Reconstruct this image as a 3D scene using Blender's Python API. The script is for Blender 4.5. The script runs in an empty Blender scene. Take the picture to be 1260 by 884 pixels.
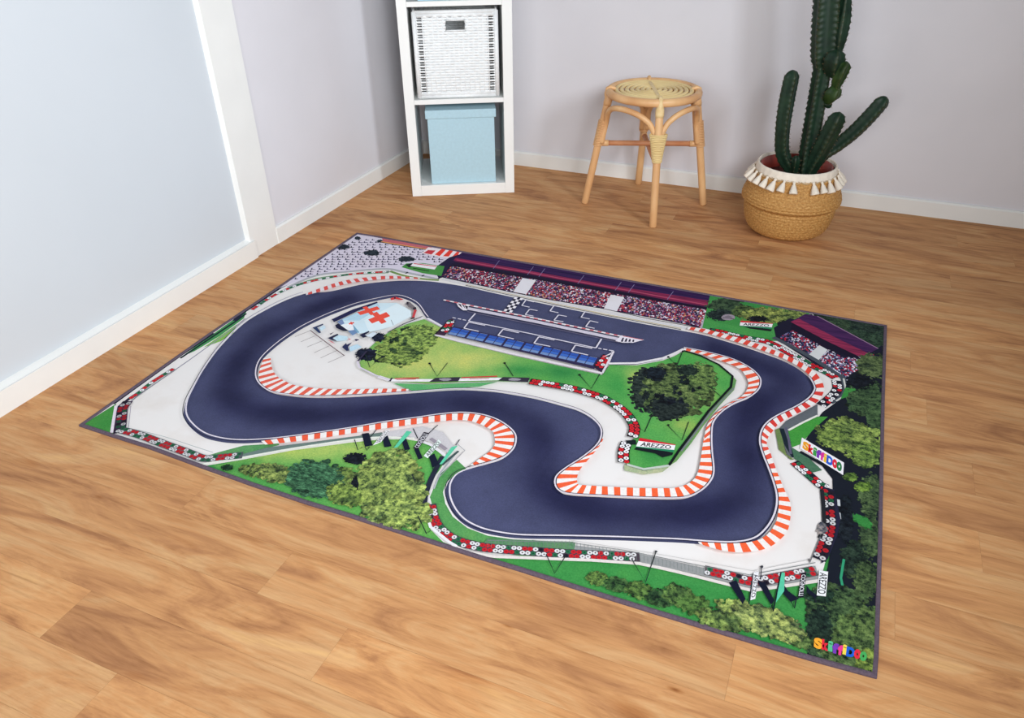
import bpy, bmesh, math, random
from mathutils import Vector, Matrix
from mathutils.geometry import tessellate_polygon
random.seed(7)
S = bpy.context.scene
COL = S.collection

# ------------------------------------------------------------------ camera
W, H = 1260, 884
F = 937.73
YAW, PITCH, ROLL = -0.410666, 0.574902, -0.016847
CAM = Vector((1.694322, -1.01509, 1.227488))
_f = Vector((math.sin(YAW)*math.cos(PITCH), math.cos(YAW)*math.cos(PITCH), -math.sin(PITCH)))
_r = Vector((math.cos(YAW), -math.sin(YAW), 0)); _u = _r.cross(_f)
_r, _u = math.cos(ROLL)*_r + math.sin(ROLL)*_u, -math.sin(ROLL)*_r + math.cos(ROLL)*_u
cd = bpy.data.cameras.new('camera'); cam = bpy.data.objects.new('camera', cd); COL.objects.link(cam)
cd.sensor_width = 36; cd.sensor_fit = 'HORIZONTAL'; cd.lens = F/W*36; cd.clip_start = .02
m = Matrix((_r, _u, -_f)).transposed().to_4x4(); m.translation = CAM
cam.matrix_world = m
S.camera = cam

# ------------------------------------------------------------------ view, world, lights
S.view_settings.view_transform = 'Standard'; S.view_settings.look = 'None'
S.view_settings.gamma = 1; S.view_settings.use_curve_mapping = False
S.view_settings.exposure = 0.08
wd = bpy.data.worlds.new('World'); S.world = wd; wd.use_nodes = True
bg = wd.node_tree.nodes['Background']; bg.inputs[0].default_value = (.90, .94, 1.0, 1); bg.inputs[1].default_value = 0.08

def area(name, loc, target, size, sizey, power, color):
    l = bpy.data.lights.new(name, 'AREA'); l.shape = 'RECTANGLE'; l.size = size; l.size_y = sizey
    l.energy = power; l.color = color
    o = bpy.data.objects.new(name, l); COL.objects.link(o); o.location = loc
    o.rotation_euler = (Vector(target)-Vector(loc)).to_track_quat('-Z', 'Y').to_euler()
    return o
def add_fitted_light(loc, target, sx, sy, power, color, spread=None):
    o = area('fitted_light', loc, target, sx, sy, power, color)
    if spread: o.data.spread = spread
add_fitted_light((3.0, .04, 1.7), (-.2, 1.1, .8), .35, .6, 17, (.93, .98, 1.05), 1.9)      # daylight from the right, throws the shelf's shade on the left wall
add_fitted_light((2.4, -1.6, 1.6), (-.2, .8, .8), .9, .9, 20, (.94, .99, 1.04), 1.9)  # added fill aimed at the left wall, no known window there
add_fitted_light((3.2, -1.6, 2.2), (.6, 1.2, .3), 1.1, 1.0, 29, (1.0, .99, .98))  # added fill from the right front, weighted to set the overall brightness
add_fitted_light((1.3, -2.2, 1.25), (.9, 1.8, .6), 1.1, 1.0, 32, (1.0, .99, .98))  # added frontal fill beside the camera, lifts the upright surfaces, not a real opening

# ------------------------------------------------------------------ helpers
def lin(c):
    o = []
    for v in c[:3]:
        v = v/255.; o.append(v/12.92 if v <= .04045 else ((v+.055)/1.055)**2.4)
    return (o[0], o[1], o[2], 1)

def nmat(name):
    m = bpy.data.materials.new(name); m.use_nodes = True
    nt = m.node_tree; return m, nt, nt.nodes['Principled BSDF']

def N(nt, t, **k):
    n = nt.nodes.new(t)
    for a, v in k.items():
        if a.startswith('i_'):
            key = a[2:]; n.inputs[int(key) if key.isdigit() else key].default_value = v
        else: setattr(n, a, v)
    return n

def ramp(nt, stops, interp='LINEAR'):
    r = nt.nodes.new('ShaderNodeValToRGB'); cr = r.color_ramp; cr.interpolation = interp
    while len(cr.elements) < len(stops): cr.elements.new(.5)
    for e, (p, c) in zip(cr.elements, stops): e.position = p; e.color = c
    return r

def mat(name, rgb, rough=.6, nscale=30, namp=.12, bump=0, bscale=None, stretch=(1, 1, 1), rgb2=None, spec=.4, metal=0):
    m, nt, b = nmat(name); L = nt.links.new
    tc = N(nt, 'ShaderNodeTexCoord'); mp = N(nt, 'ShaderNodeMapping'); mp.inputs['Scale'].default_value = stretch
    L(tc.outputs['Object'], mp.inputs[0])
    no = N(nt, 'ShaderNodeTexNoise'); no.inputs['Scale'].default_value = nscale; no.inputs['Detail'].default_value = 5
    L(mp.outputs[0], no.inputs['Vector'])
    c1 = lin(rgb); c2 = lin(rgb2) if rgb2 else tuple(v*(1-namp*2) for v in c1[:3])+(1,)
    if not rgb2: c1 = tuple(min(1, v*(1+namp*.6)) for v in c1[:3])+(1,)
    r = ramp(nt, [(.3, c2), (.7, c1)]); L(no.outputs['Fac'], r.inputs[0]); L(r.outputs[0], b.inputs['Base Color'])
    b.inputs['Roughness'].default_value = rough; b.inputs['Specular IOR Level'].default_value = spec; b.inputs['Metallic'].default_value = metal
    if bump:
        n2 = N(nt, 'ShaderNodeTexNoise'); n2.inputs['Scale'].default_value = bscale or nscale*3; n2.inputs['Detail'].default_value = 3
        L(mp.outputs[0], n2.inputs['Vector'])
        bp = N(nt, 'ShaderNodeBump'); bp.inputs['Strength'].default_value = bump; bp.inputs['Distance'].default_value = .002
        L(n2.outputs['Fac'], bp.inputs['Height']); L(bp.outputs[0], b.inputs['Normal'])
    return m

def tag(o, label=None, cat=None, group=None, kind=None):
    if label: o['label'] = label
    if cat: o['category'] = cat
    if group: o['group'] = group
    if kind: o['kind'] = kind
    return o

def empty(name, loc, rz=0):
    o = bpy.data.objects.new(name, None); COL.objects.link(o); o.location = loc; o.rotation_euler = (0, 0, rz)
    o.empty_display_size = .05
    return o

class MB:
    def __init__(s): s.v = []; s.f = []; s.sm = []
    def quad(s, *p):
        i = len(s.v); s.v += [Vector(q) for q in p]; s.f.append(tuple(range(i, i+len(p)))); s.sm.append(False)
    def box(s, a, b, M=None):
        i = len(s.v)
        for z in (a[2], b[2]):
            for x, y in ((a[0], a[1]), (b[0], a[1]), (b[0], b[1]), (a[0], b[1])):
                p = Vector((x, y, z)); s.v.append(M @ p if M else p)
        for q in ((3, 2, 1, 0), (4, 5, 6, 7), (0, 1, 5, 4), (1, 2, 6, 5), (2, 3, 7, 6), (3, 0, 4, 7)):
            s.f.append(tuple(i+k for k in q)); s.sm.append(False)
    def tube(s, pts, rad, n=12, closed=False, caps=True, flat=1.0, up=None):
        pts = [Vector(p) for p in pts]; k = len(pts)
        rad = rad if isinstance(rad, (list, tuple)) else [rad]*k
        base = len(s.v); prev = None
        for i in range(k):
            if closed: t = pts[(i+1) % k]-pts[i-1]
            else: t = pts[min(i+1, k-1)]-pts[max(i-1, 0)]
            t.normalize()
            if up is not None: a = Vector(up)
            elif prev is None: a = Vector((0, 0, 1)) if abs(t.z) < .9 else Vector((1, 0, 0))
            else: a = prev
            a = a-t*a.dot(t); a.normalize(); prev = a; b = t.cross(a)
            for j in range(n):
                w = 2*math.pi*j/n
                s.v.append(pts[i]+a*math.cos(w)*rad[i]*flat+b*math.sin(w)*rad[i])
        for i in range(k if closed else k-1):
            for j in range(n):
                A = base+i*n; B = base+((i+1) % k)*n
                s.f.append((A+j, A+(j+1) % n, B+(j+1) % n, B+j)); s.sm.append(True)
        if caps and not closed:
            s.f.append(tuple(base+j for j in range(n))[::-1]); s.sm.append(False)
            s.f.append(tuple(base+(k-1)*n+j for j in range(n))); s.sm.append(False)
    def lathe(s, prof, n=64, c=(0, 0), fn=None):
        base = len(s.v)
        for (r, z) in prof:
            for j in range(n):
                w = 2*math.pi*j/n; rr = r if fn is None else fn(r, z, w)
                s.v.append(Vector((c[0]+rr*math.cos(w), c[1]+rr*math.sin(w), z)))
        for i in range(len(prof)-1):
            for j in range(n):
                A = base+i*n; B = A+n
                s.f.append((A+j, A+(j+1) % n, B+(j+1) % n, B+j)); s.sm.append(True)
    def build(s, name, material, parent=None, bevel=0, solid=0):
        me = bpy.data.meshes.new(name); me.from_pydata([tuple(v) for v in s.v], [], s.f)
        me.polygons.foreach_set('use_smooth', s.sm); me.materials.append(material); me.update()
        o = bpy.data.objects.new(name, me); COL.objects.link(o)
        if parent: o.parent = parent
        bm = bmesh.new(); bm.from_mesh(me); bmesh.ops.recalc_face_normals(bm, faces=bm.faces); bm.to_mesh(me); bm.free()
        if bevel:
            md = o.modifiers.new('bevel', 'BEVEL'); md.width = bevel; md.segments = 2; md.limit_method = 'ANGLE'
        return o

def catmull(pts, n=6, closed=False):
    out = []; k = len(pts)
    rng = range(k if closed else k-1)
    for i in rng:
        if closed: p0, p1, p2, p3 = pts[i-1], pts[i], pts[(i+1) % k], pts[(i+2) % k]
        else: p0, p1, p2, p3 = pts[max(i-1, 0)], pts[i], pts[i+1], pts[min(i+2, k-1)]
        for j in range(n):
            t = j/n
            out.append(tuple(.5*(2*b+(c-a)*t+(2*a-5*b+4*c-d)*t*t+(3*b-a-3*c+d)*t**3) for a, b, c, d in zip(p0, p1, p2, p3)))
    if not closed: out.append(tuple(pts[-1]))
    return out

# ------------------------------------------------------------------ room
KX, KY = -.2436, 2.3447          # the corner of the room
m_wall = mat('wall_paint', (217, 216, 221), .75, 3, .02, bump=.05, bscale=220)
m_panel = mat('panel_paint', (202, 209, 215), .6, 2, .015)
m_trim = mat('white_gloss_paint', (232, 233, 230), .35, 8, .015)
m_sub = mat('seam_dark', (150, 104, 70), .9)

def floor_material():
    m, nt, b = nmat('oak_plank_vinyl'); L = nt.links.new
    geo = N(nt, 'ShaderNodeTexCoord'); at = N(nt, 'ShaderNodeAttribute', attribute_name='plank')
    off = N(nt, 'ShaderNodeVectorMath', operation='SCALE'); off.inputs['Scale'].default_value = 37.0
    L(at.outputs['Vector'], off.inputs[0])
    add = N(nt, 'ShaderNodeVectorMath', operation='ADD'); L(geo.outputs['Object'], add.inputs[0]); L(off.outputs[0], add.inputs[1])
    def noise(scale, stretch, detail=6, rough=.6, dist=0.):
        mp = N(nt, 'ShaderNodeMapping'); mp.inputs['Scale'].default_value = stretch; L(add.outputs[0], mp.inputs[0])
        n = N(nt, 'ShaderNodeTexNoise'); n.inputs['Scale'].default_value = scale; n.inputs['Detail'].default_value = detail
        n.inputs['Roughness'].default_value = rough; n.inputs['Distortion'].default_value = dist
        L(mp.outputs[0], n.inputs['Vector']); return n
    big = noise(6.5, (.42, 1.8, 1), 7, .62, 1.3)
    r1 = ramp(nt, [(.27, lin((156, 108, 74))), (.40, lin((184, 133, 90))), (.50, lin((202, 150, 101))), (.60, lin((207, 162, 115))), (.72, lin((217, 172, 118)))])
    L(big.outputs['Fac'], r1.inputs[0])
    grain = noise(46, (.15, 2.4, 1), 10, .74, .35)
    rg = ramp(nt, [(.30, (.62, .54, .48, 1)), (.44, (.90, .87, .84, 1)), (.56, (1.03, 1.03, 1.03, 1)), (.72, (1.12, 1.12, 1.10, 1))]); L(grain.outputs['Fac'], rg.inputs[0])
    mx = N(nt, 'ShaderNodeMix', data_type='RGBA', blend_type='MULTIPLY'); mx.inputs[0].default_value = .75
    L(r1.outputs[0], mx.inputs[6]); L(rg.outputs[0], mx.inputs[7])
    # knots and short dark flecks
    kn = noise(5.5, (.5, 1.5, 1), 2, .5, .5)
    rk = ramp(nt, [(.66, (1, 1, 1, 1)), (.74, (.82, .70, .60, 1)), (.80, (.52, .37, .27, 1))]); L(kn.outputs['Fac'], rk.inputs[0])
    mk = N(nt, 'ShaderNodeMix', data_type='RGBA', blend_type='MULTIPLY'); mk.inputs[0].default_value = .85
    L(mx.outputs[2], mk.inputs[6]); L(rk.outputs[0], mk.inputs[7])
    vo = N(nt, 'ShaderNodeTexVoronoi'); vo.inputs['Scale'].default_value = 11
    mpv = N(nt, 'ShaderNodeMapping'); mpv.inputs['Scale'].default_value = (.55, 1.6, 1); L(add.outputs[0], mpv.inputs[0]); L(mpv.outputs[0], vo.inputs['Vector'])
    rv = ramp(nt, [(.02, (.50, .36, .26, 1)), (.07, (.86, .78, .70, 1)), (.12, (1, 1, 1, 1))]); L(vo.outputs['Distance'], rv.inputs[0])
    selr = N(nt, 'ShaderNodeSeparateColor'); L(vo.outputs['Color'], selr.inputs[0])
    gt = N(nt, 'ShaderNodeMath', operation='GREATER_THAN'); gt.inputs[1].default_value = .72; L(selr.outputs[0], gt.inputs[0])
    mv = N(nt, 'ShaderNodeMix', data_type='RGBA', blend_type='MULTIPLY'); L(gt.outputs[0], mv.inputs[0])
    L(mk.outputs[2], mv.inputs[6]); L(rv.outputs[0], mv.inputs[7])
    # tint per plank
    sep = N(nt, 'ShaderNodeSeparateColor'); L(at.outputs['Color'], sep.inputs[0])
    rt = ramp(nt, [(0, (.88, .87, .87, 1)), (.5, (.97, .96, .95, 1)), (1, (1.05, 1.03, .99, 1))]); L(sep.outputs[0], rt.inputs[0])
    mt = N(nt, 'ShaderNodeMix', data_type='RGBA', blend_type='MULTIPLY'); mt.inputs[0].default_value = 1
    L(mv.outputs[2], mt.inputs[6]); L(rt.outputs[0], mt.inputs[7]); L(mt.outputs[2], b.inputs['Base Color'])
    b.inputs['Roughness'].default_value = .55; b.inputs['Specular IOR Level'].default_value = .12
    bp = N(nt, 'ShaderNodeBump'); bp.inputs['Strength'].default_value = .15; bp.inputs['Distance'].default_value = .001
    L(grain.outputs['Fac'], bp.inputs['Height']); L(bp.outputs[0], b.inputs['Normal'])
    return m

def build_floor():
    v, f, cols = [], [], []
    w0, ph, g, Lp = .1224, -.394, .00014, 1.23
    # a joint for each course (course index -> x of one joint), the others follow the plank length
    joints = {0: 1.017, -1: .482, 2: .48, 6: 2.147, 4: 1.982, 1: .80, 12: 2.02}
    rows = range(-22, int((KY+.02-ph)/w0)+2)
    x0, x1 = KX-.02, 4.6
    for r in rows:
        ya = ph+r*w0; yb = min(ya+w0, KY+.02)
        if ya >= KY+.02: break
        j = joints.get(r, random.uniform(0, Lp)); xs = [x0]
        k = math.ceil((x0+.05-j)/Lp); x = j+k*Lp
        while x < x1: xs.append(x); x += Lp
        xs.append(x1)
        for a, b_ in zip(xs[:-1], xs[1:]):
            c = (random.random(), random.random(), random.random(), 1)
            i = len(v); v += [(a+g, ya+g, 0), (b_-g, ya+g, 0), (b_-g, yb-g, 0), (a+g, yb-g, 0)]; f.append((i, i+1, i+2, i+3)); cols.append(c)
    i = len(v); v += [(x0, ph-22*w0, -.0012), (x1, ph-22*w0, -.0012), (x1, KY+.02, -.0012), (x0, KY+.02, -.0012)]; f.append((i, i+1, i+2, i+3)); cols.append((0, 0, 0, 1))
    me = bpy.data.meshes.new('floor'); me.from_pydata(v, [], f); me.materials.append(floor_material()); me.materials.append(m_sub)
    me.polygons[len(f)-1].material_index = 1
    ca = me.color_attributes.new('plank', 'FLOAT_COLOR', 'CORNER')
    for p in me.polygons:
        for li in p.loop_indices: ca.data[li].color = cols[p.index]
    o = bpy.data.objects.new('floor', me); COL.objects.link(o); tag(o, 'light brown wood plank floor', kind='structure')
build_floor()

def struct(name, mb, m, label=None, bevel=0):
    o = mb.build(name, m, bevel=bevel); tag(o, label, kind='structure'); return o
WH = 2.5
b = MB(); b.box((KX-.1, -3.0, -.02), (KX-.008, 1.02, WH)); struct('wall_left_panel', b, m_panel, 'pale blue grey recessed panel left of the white upright trim')
b = MB(); b.box((KX-.1, 1.02, -.02), (KX, KY+.1, WH)); struct('wall_left', b, m_wall, 'pale lavender grey wall left of the corner')
b = MB(); b.box((KX, KY, -.02), (4.6, KY+.1, WH)); struct('wall_back', b, m_wall, 'pale lavender grey wall behind stool and cactus')
def skirting(name, label, y0, y1, x_off, h=.0665):
    prof = [(0, -.001), (x_off, -.001), (x_off, h-.006), (x_off-.005, h), (0, h)]
    b = MB(); i = 0
    for y in (y0, y1): b.v += [Vector((KX-.008+px+.008, y, pz)) for px, pz in prof]
    n = len(prof)
    for k in range(n): b.f.append((k, (k+1) % n, n+(k+1) % n, n+k)); b.sm.append(False)
    b.f.append(tuple(range(n))[::-1]); b.f.append(tuple(range(n, 2*n))); b.sm += [False, False]
    return struct(name, b, m_trim, label)
skirting('baseboard_left', 'white baseboard between upright trim and corner', 1.150, KY, .012)
# framed panel: bottom rail and stile with a chamfered inner edge, one piece
def panel_frame():
    d, c, w = .017, .010, .1535; y1 = 1.1515; y0 = y1-w; z0 = .0675; zt = WH; yl = -3.0
    X0, X1 = KX-.0085, KX+d
    b = MB()
    P = lambda x, y, z: (x, y, z)
    b.quad(P(X1, yl, 0), P(X1, y0+.02, 0), P(X1, y0+.02, z0), P(X1, yl, z0))            # rail face
    b.quad(P(X1-.008, y0+.02, 0), P(X1-.008, y1, 0), P(X1-.008, y1, z0), P(X1-.008, y0+.02, z0))
    b.quad(P(X1-.008, y0+c*.5, z0), P(X1-.008, y1, z0), P(X1-.008, y1, zt), P(X1-.008, y0+c*.5, zt))
    b.quad(P(X1-.008, y0+.02, 0), P(X1, y0+.02, 0), P(X1, y0+.02, z0), P(X1-.008, y0+.02, z0))
    b.quad(P(X1, y0+.02, z0), P(X1, yl, z0), P(X0, yl, z0+c), P(X0, y0-c*.3, z0+c), P(X1-.008, y0+c*.5, z0))
    b.quad(P(X1-.008, y0+c*.5, z0), P(X1-.008, y0+.02, z0), P(X1, y0+.02, z0))
    b.quad(P(X1-.008, y0+c*.5, z0), P(X0, y0-c*.3, z0+c), P(X0, y0-c*.3, zt), P(X1-.008, y0+c*.5, zt))
    b.quad(P(X1-.008, y1, 0), P(KX-.001, y1, 0), P(KX-.001, y1, zt), P(X1-.008, y1, zt))
    struct('trim_1', b, m_trim, 'white upright trim board running into a white bottom rail on the left wall')
panel_frame()
def back_skirting():
    prof = [(0, -.001), (.012, -.001), (.012, .0600), (.007, .0665), (0, .0665)]
    b = MB()
    for x in (KX+.012, 4.6): b.v += [Vector((x, KY-px, pz)) for px, pz in prof]
    n = len(prof)
    for k in range(n): b.f.append((k, (k+1) % n, n+(k+1) % n, n+k)); b.sm.append(False)
    b.f.append(tuple(range(n))[::-1]); b.f.append(tuple(range(n, 2*n))); b.sm += [False, False]
    struct('baseboard_back', b, m_trim, 'white baseboard along the wall behind stool and cactus')
back_skirting()

# ------------------------------------------------------------------ the printed rug
RZ = .0035
def at(x, y, z=RZ):
    d = _f*F+_r*(x-W/2)+_u*(H/2-y); t = (z-CAM.z)/d.z; p = CAM+d*t
    return (p.x, p.y)
def Z(ox, oy, s, *p): return [(ox+a/s, oy+b/s) for a, b in p]

outline_px = [(97, 524), (136, 537), (182, 551.5), (240, 573), (310, 598), (379, 621), (427, 635.5), (500, 659), (586, 686.5), (640, 703), (726, 730.5), (811, 757), (897, 783), (1000, 813.5), (1079, 835),
              (1081, 808), (1085, 686), (1086.5, 606), (1088.5, 496), (1091.4, 401), (980, 381.5), (840, 356.7), (731, 337.9), (680, 329), (571, 310), (540, 304.5), (460, 290.3), (439, 287), (360, 341), (344, 352), (256, 411.5), (210, 444), (130, 500.7)]
outline = [Vector(at(*p)) for p in outline_px]
cen = sum(outline, Vector((0, 0)))/len(outline)
def inset(poly, d):
    out = []; n = len(poly)
    for i in range(n):
        a, b, c = poly[i-1], poly[i], poly[(i+1) % n]
        t1 = (b-a).normalized(); t2 = (c-b).normalized()
        n1 = Vector((-t1.y, t1.x)); n2 = Vector((-t2.y, t2.x)); nn = (n1+n2); nn /= max(.3, nn.length_squared/2)
        out.append(b+nn*d)
    return out
clip_poly = inset(outline, .0045)
def convex_hull(ps):
    ps = sorted((p.x, p.y) for p in ps)
    def half(it):
        h = []
        for p in it:
            while len(h) > 1 and (h[-1][0]-h[-2][0])*(p[1]-h[-2][1])-(h[-1][1]-h[-2][1])*(p[0]-h[-2][0]) <= 0: h.pop()
            h.append(p)
        return h
    a = half(ps); b_ = half(ps[::-1]); return [Vector(p) for p in a[:-1]+b_[:-1]]
hull = convex_hull(clip_poly)
def clip(tri):
    out = tri
    for i in range(len(hull)):
        A = hull[i]; B = hull[(i+1) % len(hull)]; e = B-A; inp = out; out = []
        if not inp: return []
        def sd(p): return e.x*(p[1]-A.y)-e.y*(p[0]-A.x)
        for k in range(len(inp)):
            p, q = inp[k-1], inp[k]; sp, sq = sd(p), sd(q)
            if (sp >= 0) != (sq >= 0):
                t = sp/(sp-sq); out.append(tuple(a+(b_-a)*t for a, b_ in zip(p, q)))
            if sq >= 0: out.append(q)
    return out

class Print:
    """the print of the rug: one mesh, colours per corner, one material slot per printed texture"""
    def __init__(s): s.v = []; s.f = []; s.c = []; s.m = []; s.z = RZ
    def up(s, k=1): s.z += 8e-6*k
    def face(s, pts, cols, mi):
        # pts are (x,y); cols one per point or a single colour
        if isinstance(cols[0], (tuple, list)): rich = [tuple(p)+tuple(c[:3]) for p, c in zip(pts, cols)]
        else: rich = [tuple(p)+tuple(cols[:3]) for p in pts]
        q = clip(rich)
        if len(q) < 3: return
        i = len(s.v); s.v += [(a[0], a[1], s.z) for a in q]; s.f.append(tuple(range(i, i+len(q)))); s.c += [a[2:5]+(1,) for a in q]; s.m.append(mi)
    def poly(s, pts, rgb, mi=0, holes=(), up=True):
        if up: s.up()
        loops = [[Vector((p[0], p[1], 0)) for p in pts]]+[[Vector((p[0], p[1], 0)) for p in h] for h in holes]
        flat = [p for l in loops for p in l]; c = lin(rgb)
        for t in tessellate_polygon(loops):
            tri = [tuple(flat[k][:2]) for k in t]
            if (tri[1][0]-tri[0][0])*(tri[2][1]-tri[0][1])-(tri[1][1]-tri[0][1])*(tri[2][0]-tri[0][0]) < 0: tri.reverse()
            s.face(tri, c, mi)
    def pp(s, px, rgb, mi=0, smooth=0, up=True):
        if smooth: px = catmull(px, smooth, True)
        s.poly([at(*p) for p in px], rgb, mi, up=up)
    def line(s, px, w, rgb, mi=0, smooth=0, closed=False, world=False, up=True, dash=None, off=0):
        """ribbon of width w metres along a traced line"""
        if smooth: px = catmull(px, smooth, closed)
        P = [Vector(p if world else at(*p)) for p in px]
        if up: s.up()
        c = lin(rgb); n = len(P); L_, R_ = [], []
        for i in range(n):
            if closed: t = P[(i+1) % n]-P[i-1]
            else: t = P[min(i+1, n-1)]-P[max(i-1, 0)]
            if t.length < 1e-9: t = Vector((1, 0))
            t.normalize(); nn = Vector((-t.y, t.x)); L_.append(P[i]+nn*(w/2+off)); R_.append(P[i]-nn*(w/2-off))
        for i in range(n if closed else n-1):
            if dash and (i % 2) != dash-1: continue
            j = (i+1) % n; s.face([tuple(R_[i]), tuple(R_[j]), tuple(L_[j]), tuple(L_[i])], c, mi)
    def kerb(s, edge, far, n, base=(238, 233, 230), red=(232, 92, 62), start=.25):
        def res(px, k):
            P = [Vector(at(*p)) for p in catmull(px, 6)]; d = [0]
            for a, b_ in zip(P[:-1], P[1:]): d.append(d[-1]+(b_-a).length)
            out = []; j = 0
            for i in range(k+1):
                t = d[-1]*i/k
                while j < len(d)-2 and d[j+1] < t: j += 1
                u = (t-d[j])/max(1e-9, d[j+1]-d[j]); out.append(P[j].lerp(P[j+1], min(1, u)))
            return out
        k = n*4; A = res(edge, k); B = res(far, k)
        if len(edge) == len(far):
            E_ = [Vector(at(*p)) for p in catmull(edge, 8)]; G_ = [Vector(at(*p)) for p in catmull(far, 8)]; d = [0]
            for a, b_ in zip(E_[:-1], E_[1:]): d.append(d[-1]+(b_-a).length)
            B = []; j = 0
            for i in range(k+1):
                t = d[-1]*i/k
                while j < len(d)-2 and d[j+1] < t: j += 1
                u = min(1, (t-d[j])/max(1e-9, d[j+1]-d[j])); B.append(G_[j].lerp(G_[j+1], u))
        cb, cr = lin(base), lin(red)
        s.up()
        for i in range(k):
            q = [tuple(A[i]), tuple(A[i+1]), tuple(B[i+1]), tuple(B[i])]
            if (q[1][0]-q[0][0])*(q[2][1]-q[0][1])-(q[1][1]-q[0][1])*(q[2][0]-q[0][0]) < 0: q.reverse()
            s.face(q, cr if i % 4 in (1, 2) else cb, 0)
    def disc(s, x, y, r, rgb, n=9, mi=0, ry=None):
        s.face([(x+r*math.cos(6.2832*k/n), y+(ry or r)*math.sin(6.2832*k/n)) for k in range(n)], lin(rgb), mi)
    def soft(s, cx, cy, rx, ry, rgb, edge, mi, n=20):
        """patch fading from rgb in the middle to edge at the rim (grass going yellow)"""
        s.up(); c = Vector(at(cx, cy)); R1 = [Vector(at(cx+rx*math.cos(6.2832*k/n)*(1+.2*math.sin(3*k)), cy-ry*math.sin(6.2832*k/n)*(1+.15*math.cos(5*k)))) for k in range(n)]
        a, e = lin(rgb), lin(edge)
        mid = tuple((x+y)/2 for x, y in zip(a, e))
        for k in range(n):
            p, q = R1[k], R1[(k+1) % n]; pm, qm = c.lerp(p, .55), c.lerp(q, .55)
            def ccw(pts, cols):
                if (pts[1][0]-pts[0][0])*(pts[2][1]-pts[0][1])-(pts[1][1]-pts[0][1])*(pts[2][0]-pts[0][0]) < 0: pts.reverse(); cols.reverse()
                s.face(pts, cols, mi)
            ccw([tuple(c), tuple(pm), tuple(qm)], [a, mid, mid]); ccw([tuple(pm), tuple(p), tuple(q), tuple(qm)], [mid, e, e, mid])
    def field(s, px, colfn, mi, cell=.03):
        """an area whose printed colour drifts from place to place"""
        s.up(); P = [Vector(at(*p)+(0,)) for p in px]
        for t in tessellate_polygon([P]):
            tri = [tuple(P[k][:2]) for k in t]
            if (tri[1][0]-tri[0][0])*(tri[2][1]-tri[0][1])-(tri[1][1]-tri[0][1])*(tri[2][0]-tri[0][0]) < 0: tri.reverse()
            i0, i1 = int(min(p[0] for p in tri)//cell), int(max(p[0] for p in tri)//cell); j0, j1 = int(min(p[1] for p in tri)//cell), int(max(p[1] for p in tri)//cell)
            for i in range(i0, i1+1):
                for j in range(j0, j1+1):
                    q = tri
                    for ax, lim, sg in ((0, i*cell, 1), (0, (i+1)*cell, -1), (1, j*cell, 1), (1, (j+1)*cell, -1)):
                        out = []
                        for k in range(len(q)):
                            a, b_ = q[k-1], q[k]; da, db = (a[ax]-lim)*sg, (b_[ax]-lim)*sg
                            if (da >= 0) != (db >= 0): u = da/(da-db); out.append((a[0]+(b_[0]-a[0])*u, a[1]+(b_[1]-a[1])*u))
                            if db >= 0: out.append(b_)
                        q = out
                        if len(q) < 3: break
                    if len(q) >= 3: s.face(q, [lin(colfn(*p)) for p in q], mi)
    def blob(s, cx, cy, rx, ry, rgb, mi=3, rag=.16, bits=40, bit=.16, rot=0):
        n = 54; s.up(); ph = [random.uniform(0, 6.28) for _ in range(6)]
        ca, sa = math.cos(rot), math.sin(rot)
        def pt(w, k):
            u, v_ = rx*k*math.cos(w), ry*k*math.sin(w); return (cx+u*ca-v_*sa, cy+u*sa+v_*ca)
        P = []
        for i in range(n):
            w = 6.2832*i/n; k = .93+rag*(.4*math.sin(3*w+ph[0])+.35*math.sin(7*w+ph[1])+.3*math.sin(13*w+ph[2])+.5*(random.random()-.5))
            P.append(at(*pt(w, k)))
        s.poly(P, rgb, mi, up=False)
        s.up(); z0 = s.z
        for q_ in range(bits):
            s.z = z0+(q_ % 6)*5e-6
            w = 6.2832*q_/max(1, bits)+random.uniform(-.05, .05); k = random.uniform(.82, 1.1); x, y = at(*pt(w, k)); r = bit*random.uniform(.3, 1)*.08*(rx/30)
            pts = [(x+r*random.uniform(.5, 1)*math.cos(6.28*j/7), y+r*random.uniform(.5, 1)*math.sin(6.28*j/7)) for j in range(7)]
            fk = random.uniform(.72, 1.15); s.face(pts, lin(tuple(min(255, c*fk) for c in rgb)), mi)
        s.z = z0+(3.2e-5 if bits else 0)
    def tyres(s, px, pattern, rows=2, d=.0125, gap=1.0, shade=(25, 25, 40), side=1, dull=1.0):
        P = [Vector(at(*p)) for p in catmull(px, 8)]
        s.line([tuple(p) for p in P], d*rows*1.12, shade, world=True)
        L_ = [0]
        for a, b_ in zip(P[:-1], P[1:]): L_.append(L_[-1]+(b_-a).length)
        k = int(L_[-1]/(d*gap)); s.up(2); spots = []
        pc = {'r': (205, 35, 45), 'w': (236, 236, 238), 'g': (40, 110, 75), 'k': (35, 30, 45)}
        for i in range(k):
            t = (i+.5)*d*gap; j = max(q for q in range(len(L_)-1) if L_[q] <= t)
            u = (t-L_[j])/max(1e-9, L_[j+1]-L_[j]); p = P[j].lerp(P[j+1], u); tn = (P[j+1]-P[j]).normalized(); nn = Vector((-tn.y, tn.x))
            for r_ in range(rows):
                ch = pattern[(i+(r_*5)) % len(pattern)]
                if random.random() < .08: ch = 'g'
                q = p+nn*(r_-(rows-1)/2)*d*1.02+tn*(d*.35*(r_ % 2))
                col = tuple(c*dull for c in pc[ch]); s.disc(q.x, q.y, d*.50, col, 10); spots.append((q, ch))
        s.up()
        for q, ch in spots:
            s.disc(q.x, q.y, d*.17, {'w': (90, 75, 75), 'r': (150, 20, 35), 'g': (20, 60, 45), 'k': (10, 10, 20)}[ch], 7)
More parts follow.
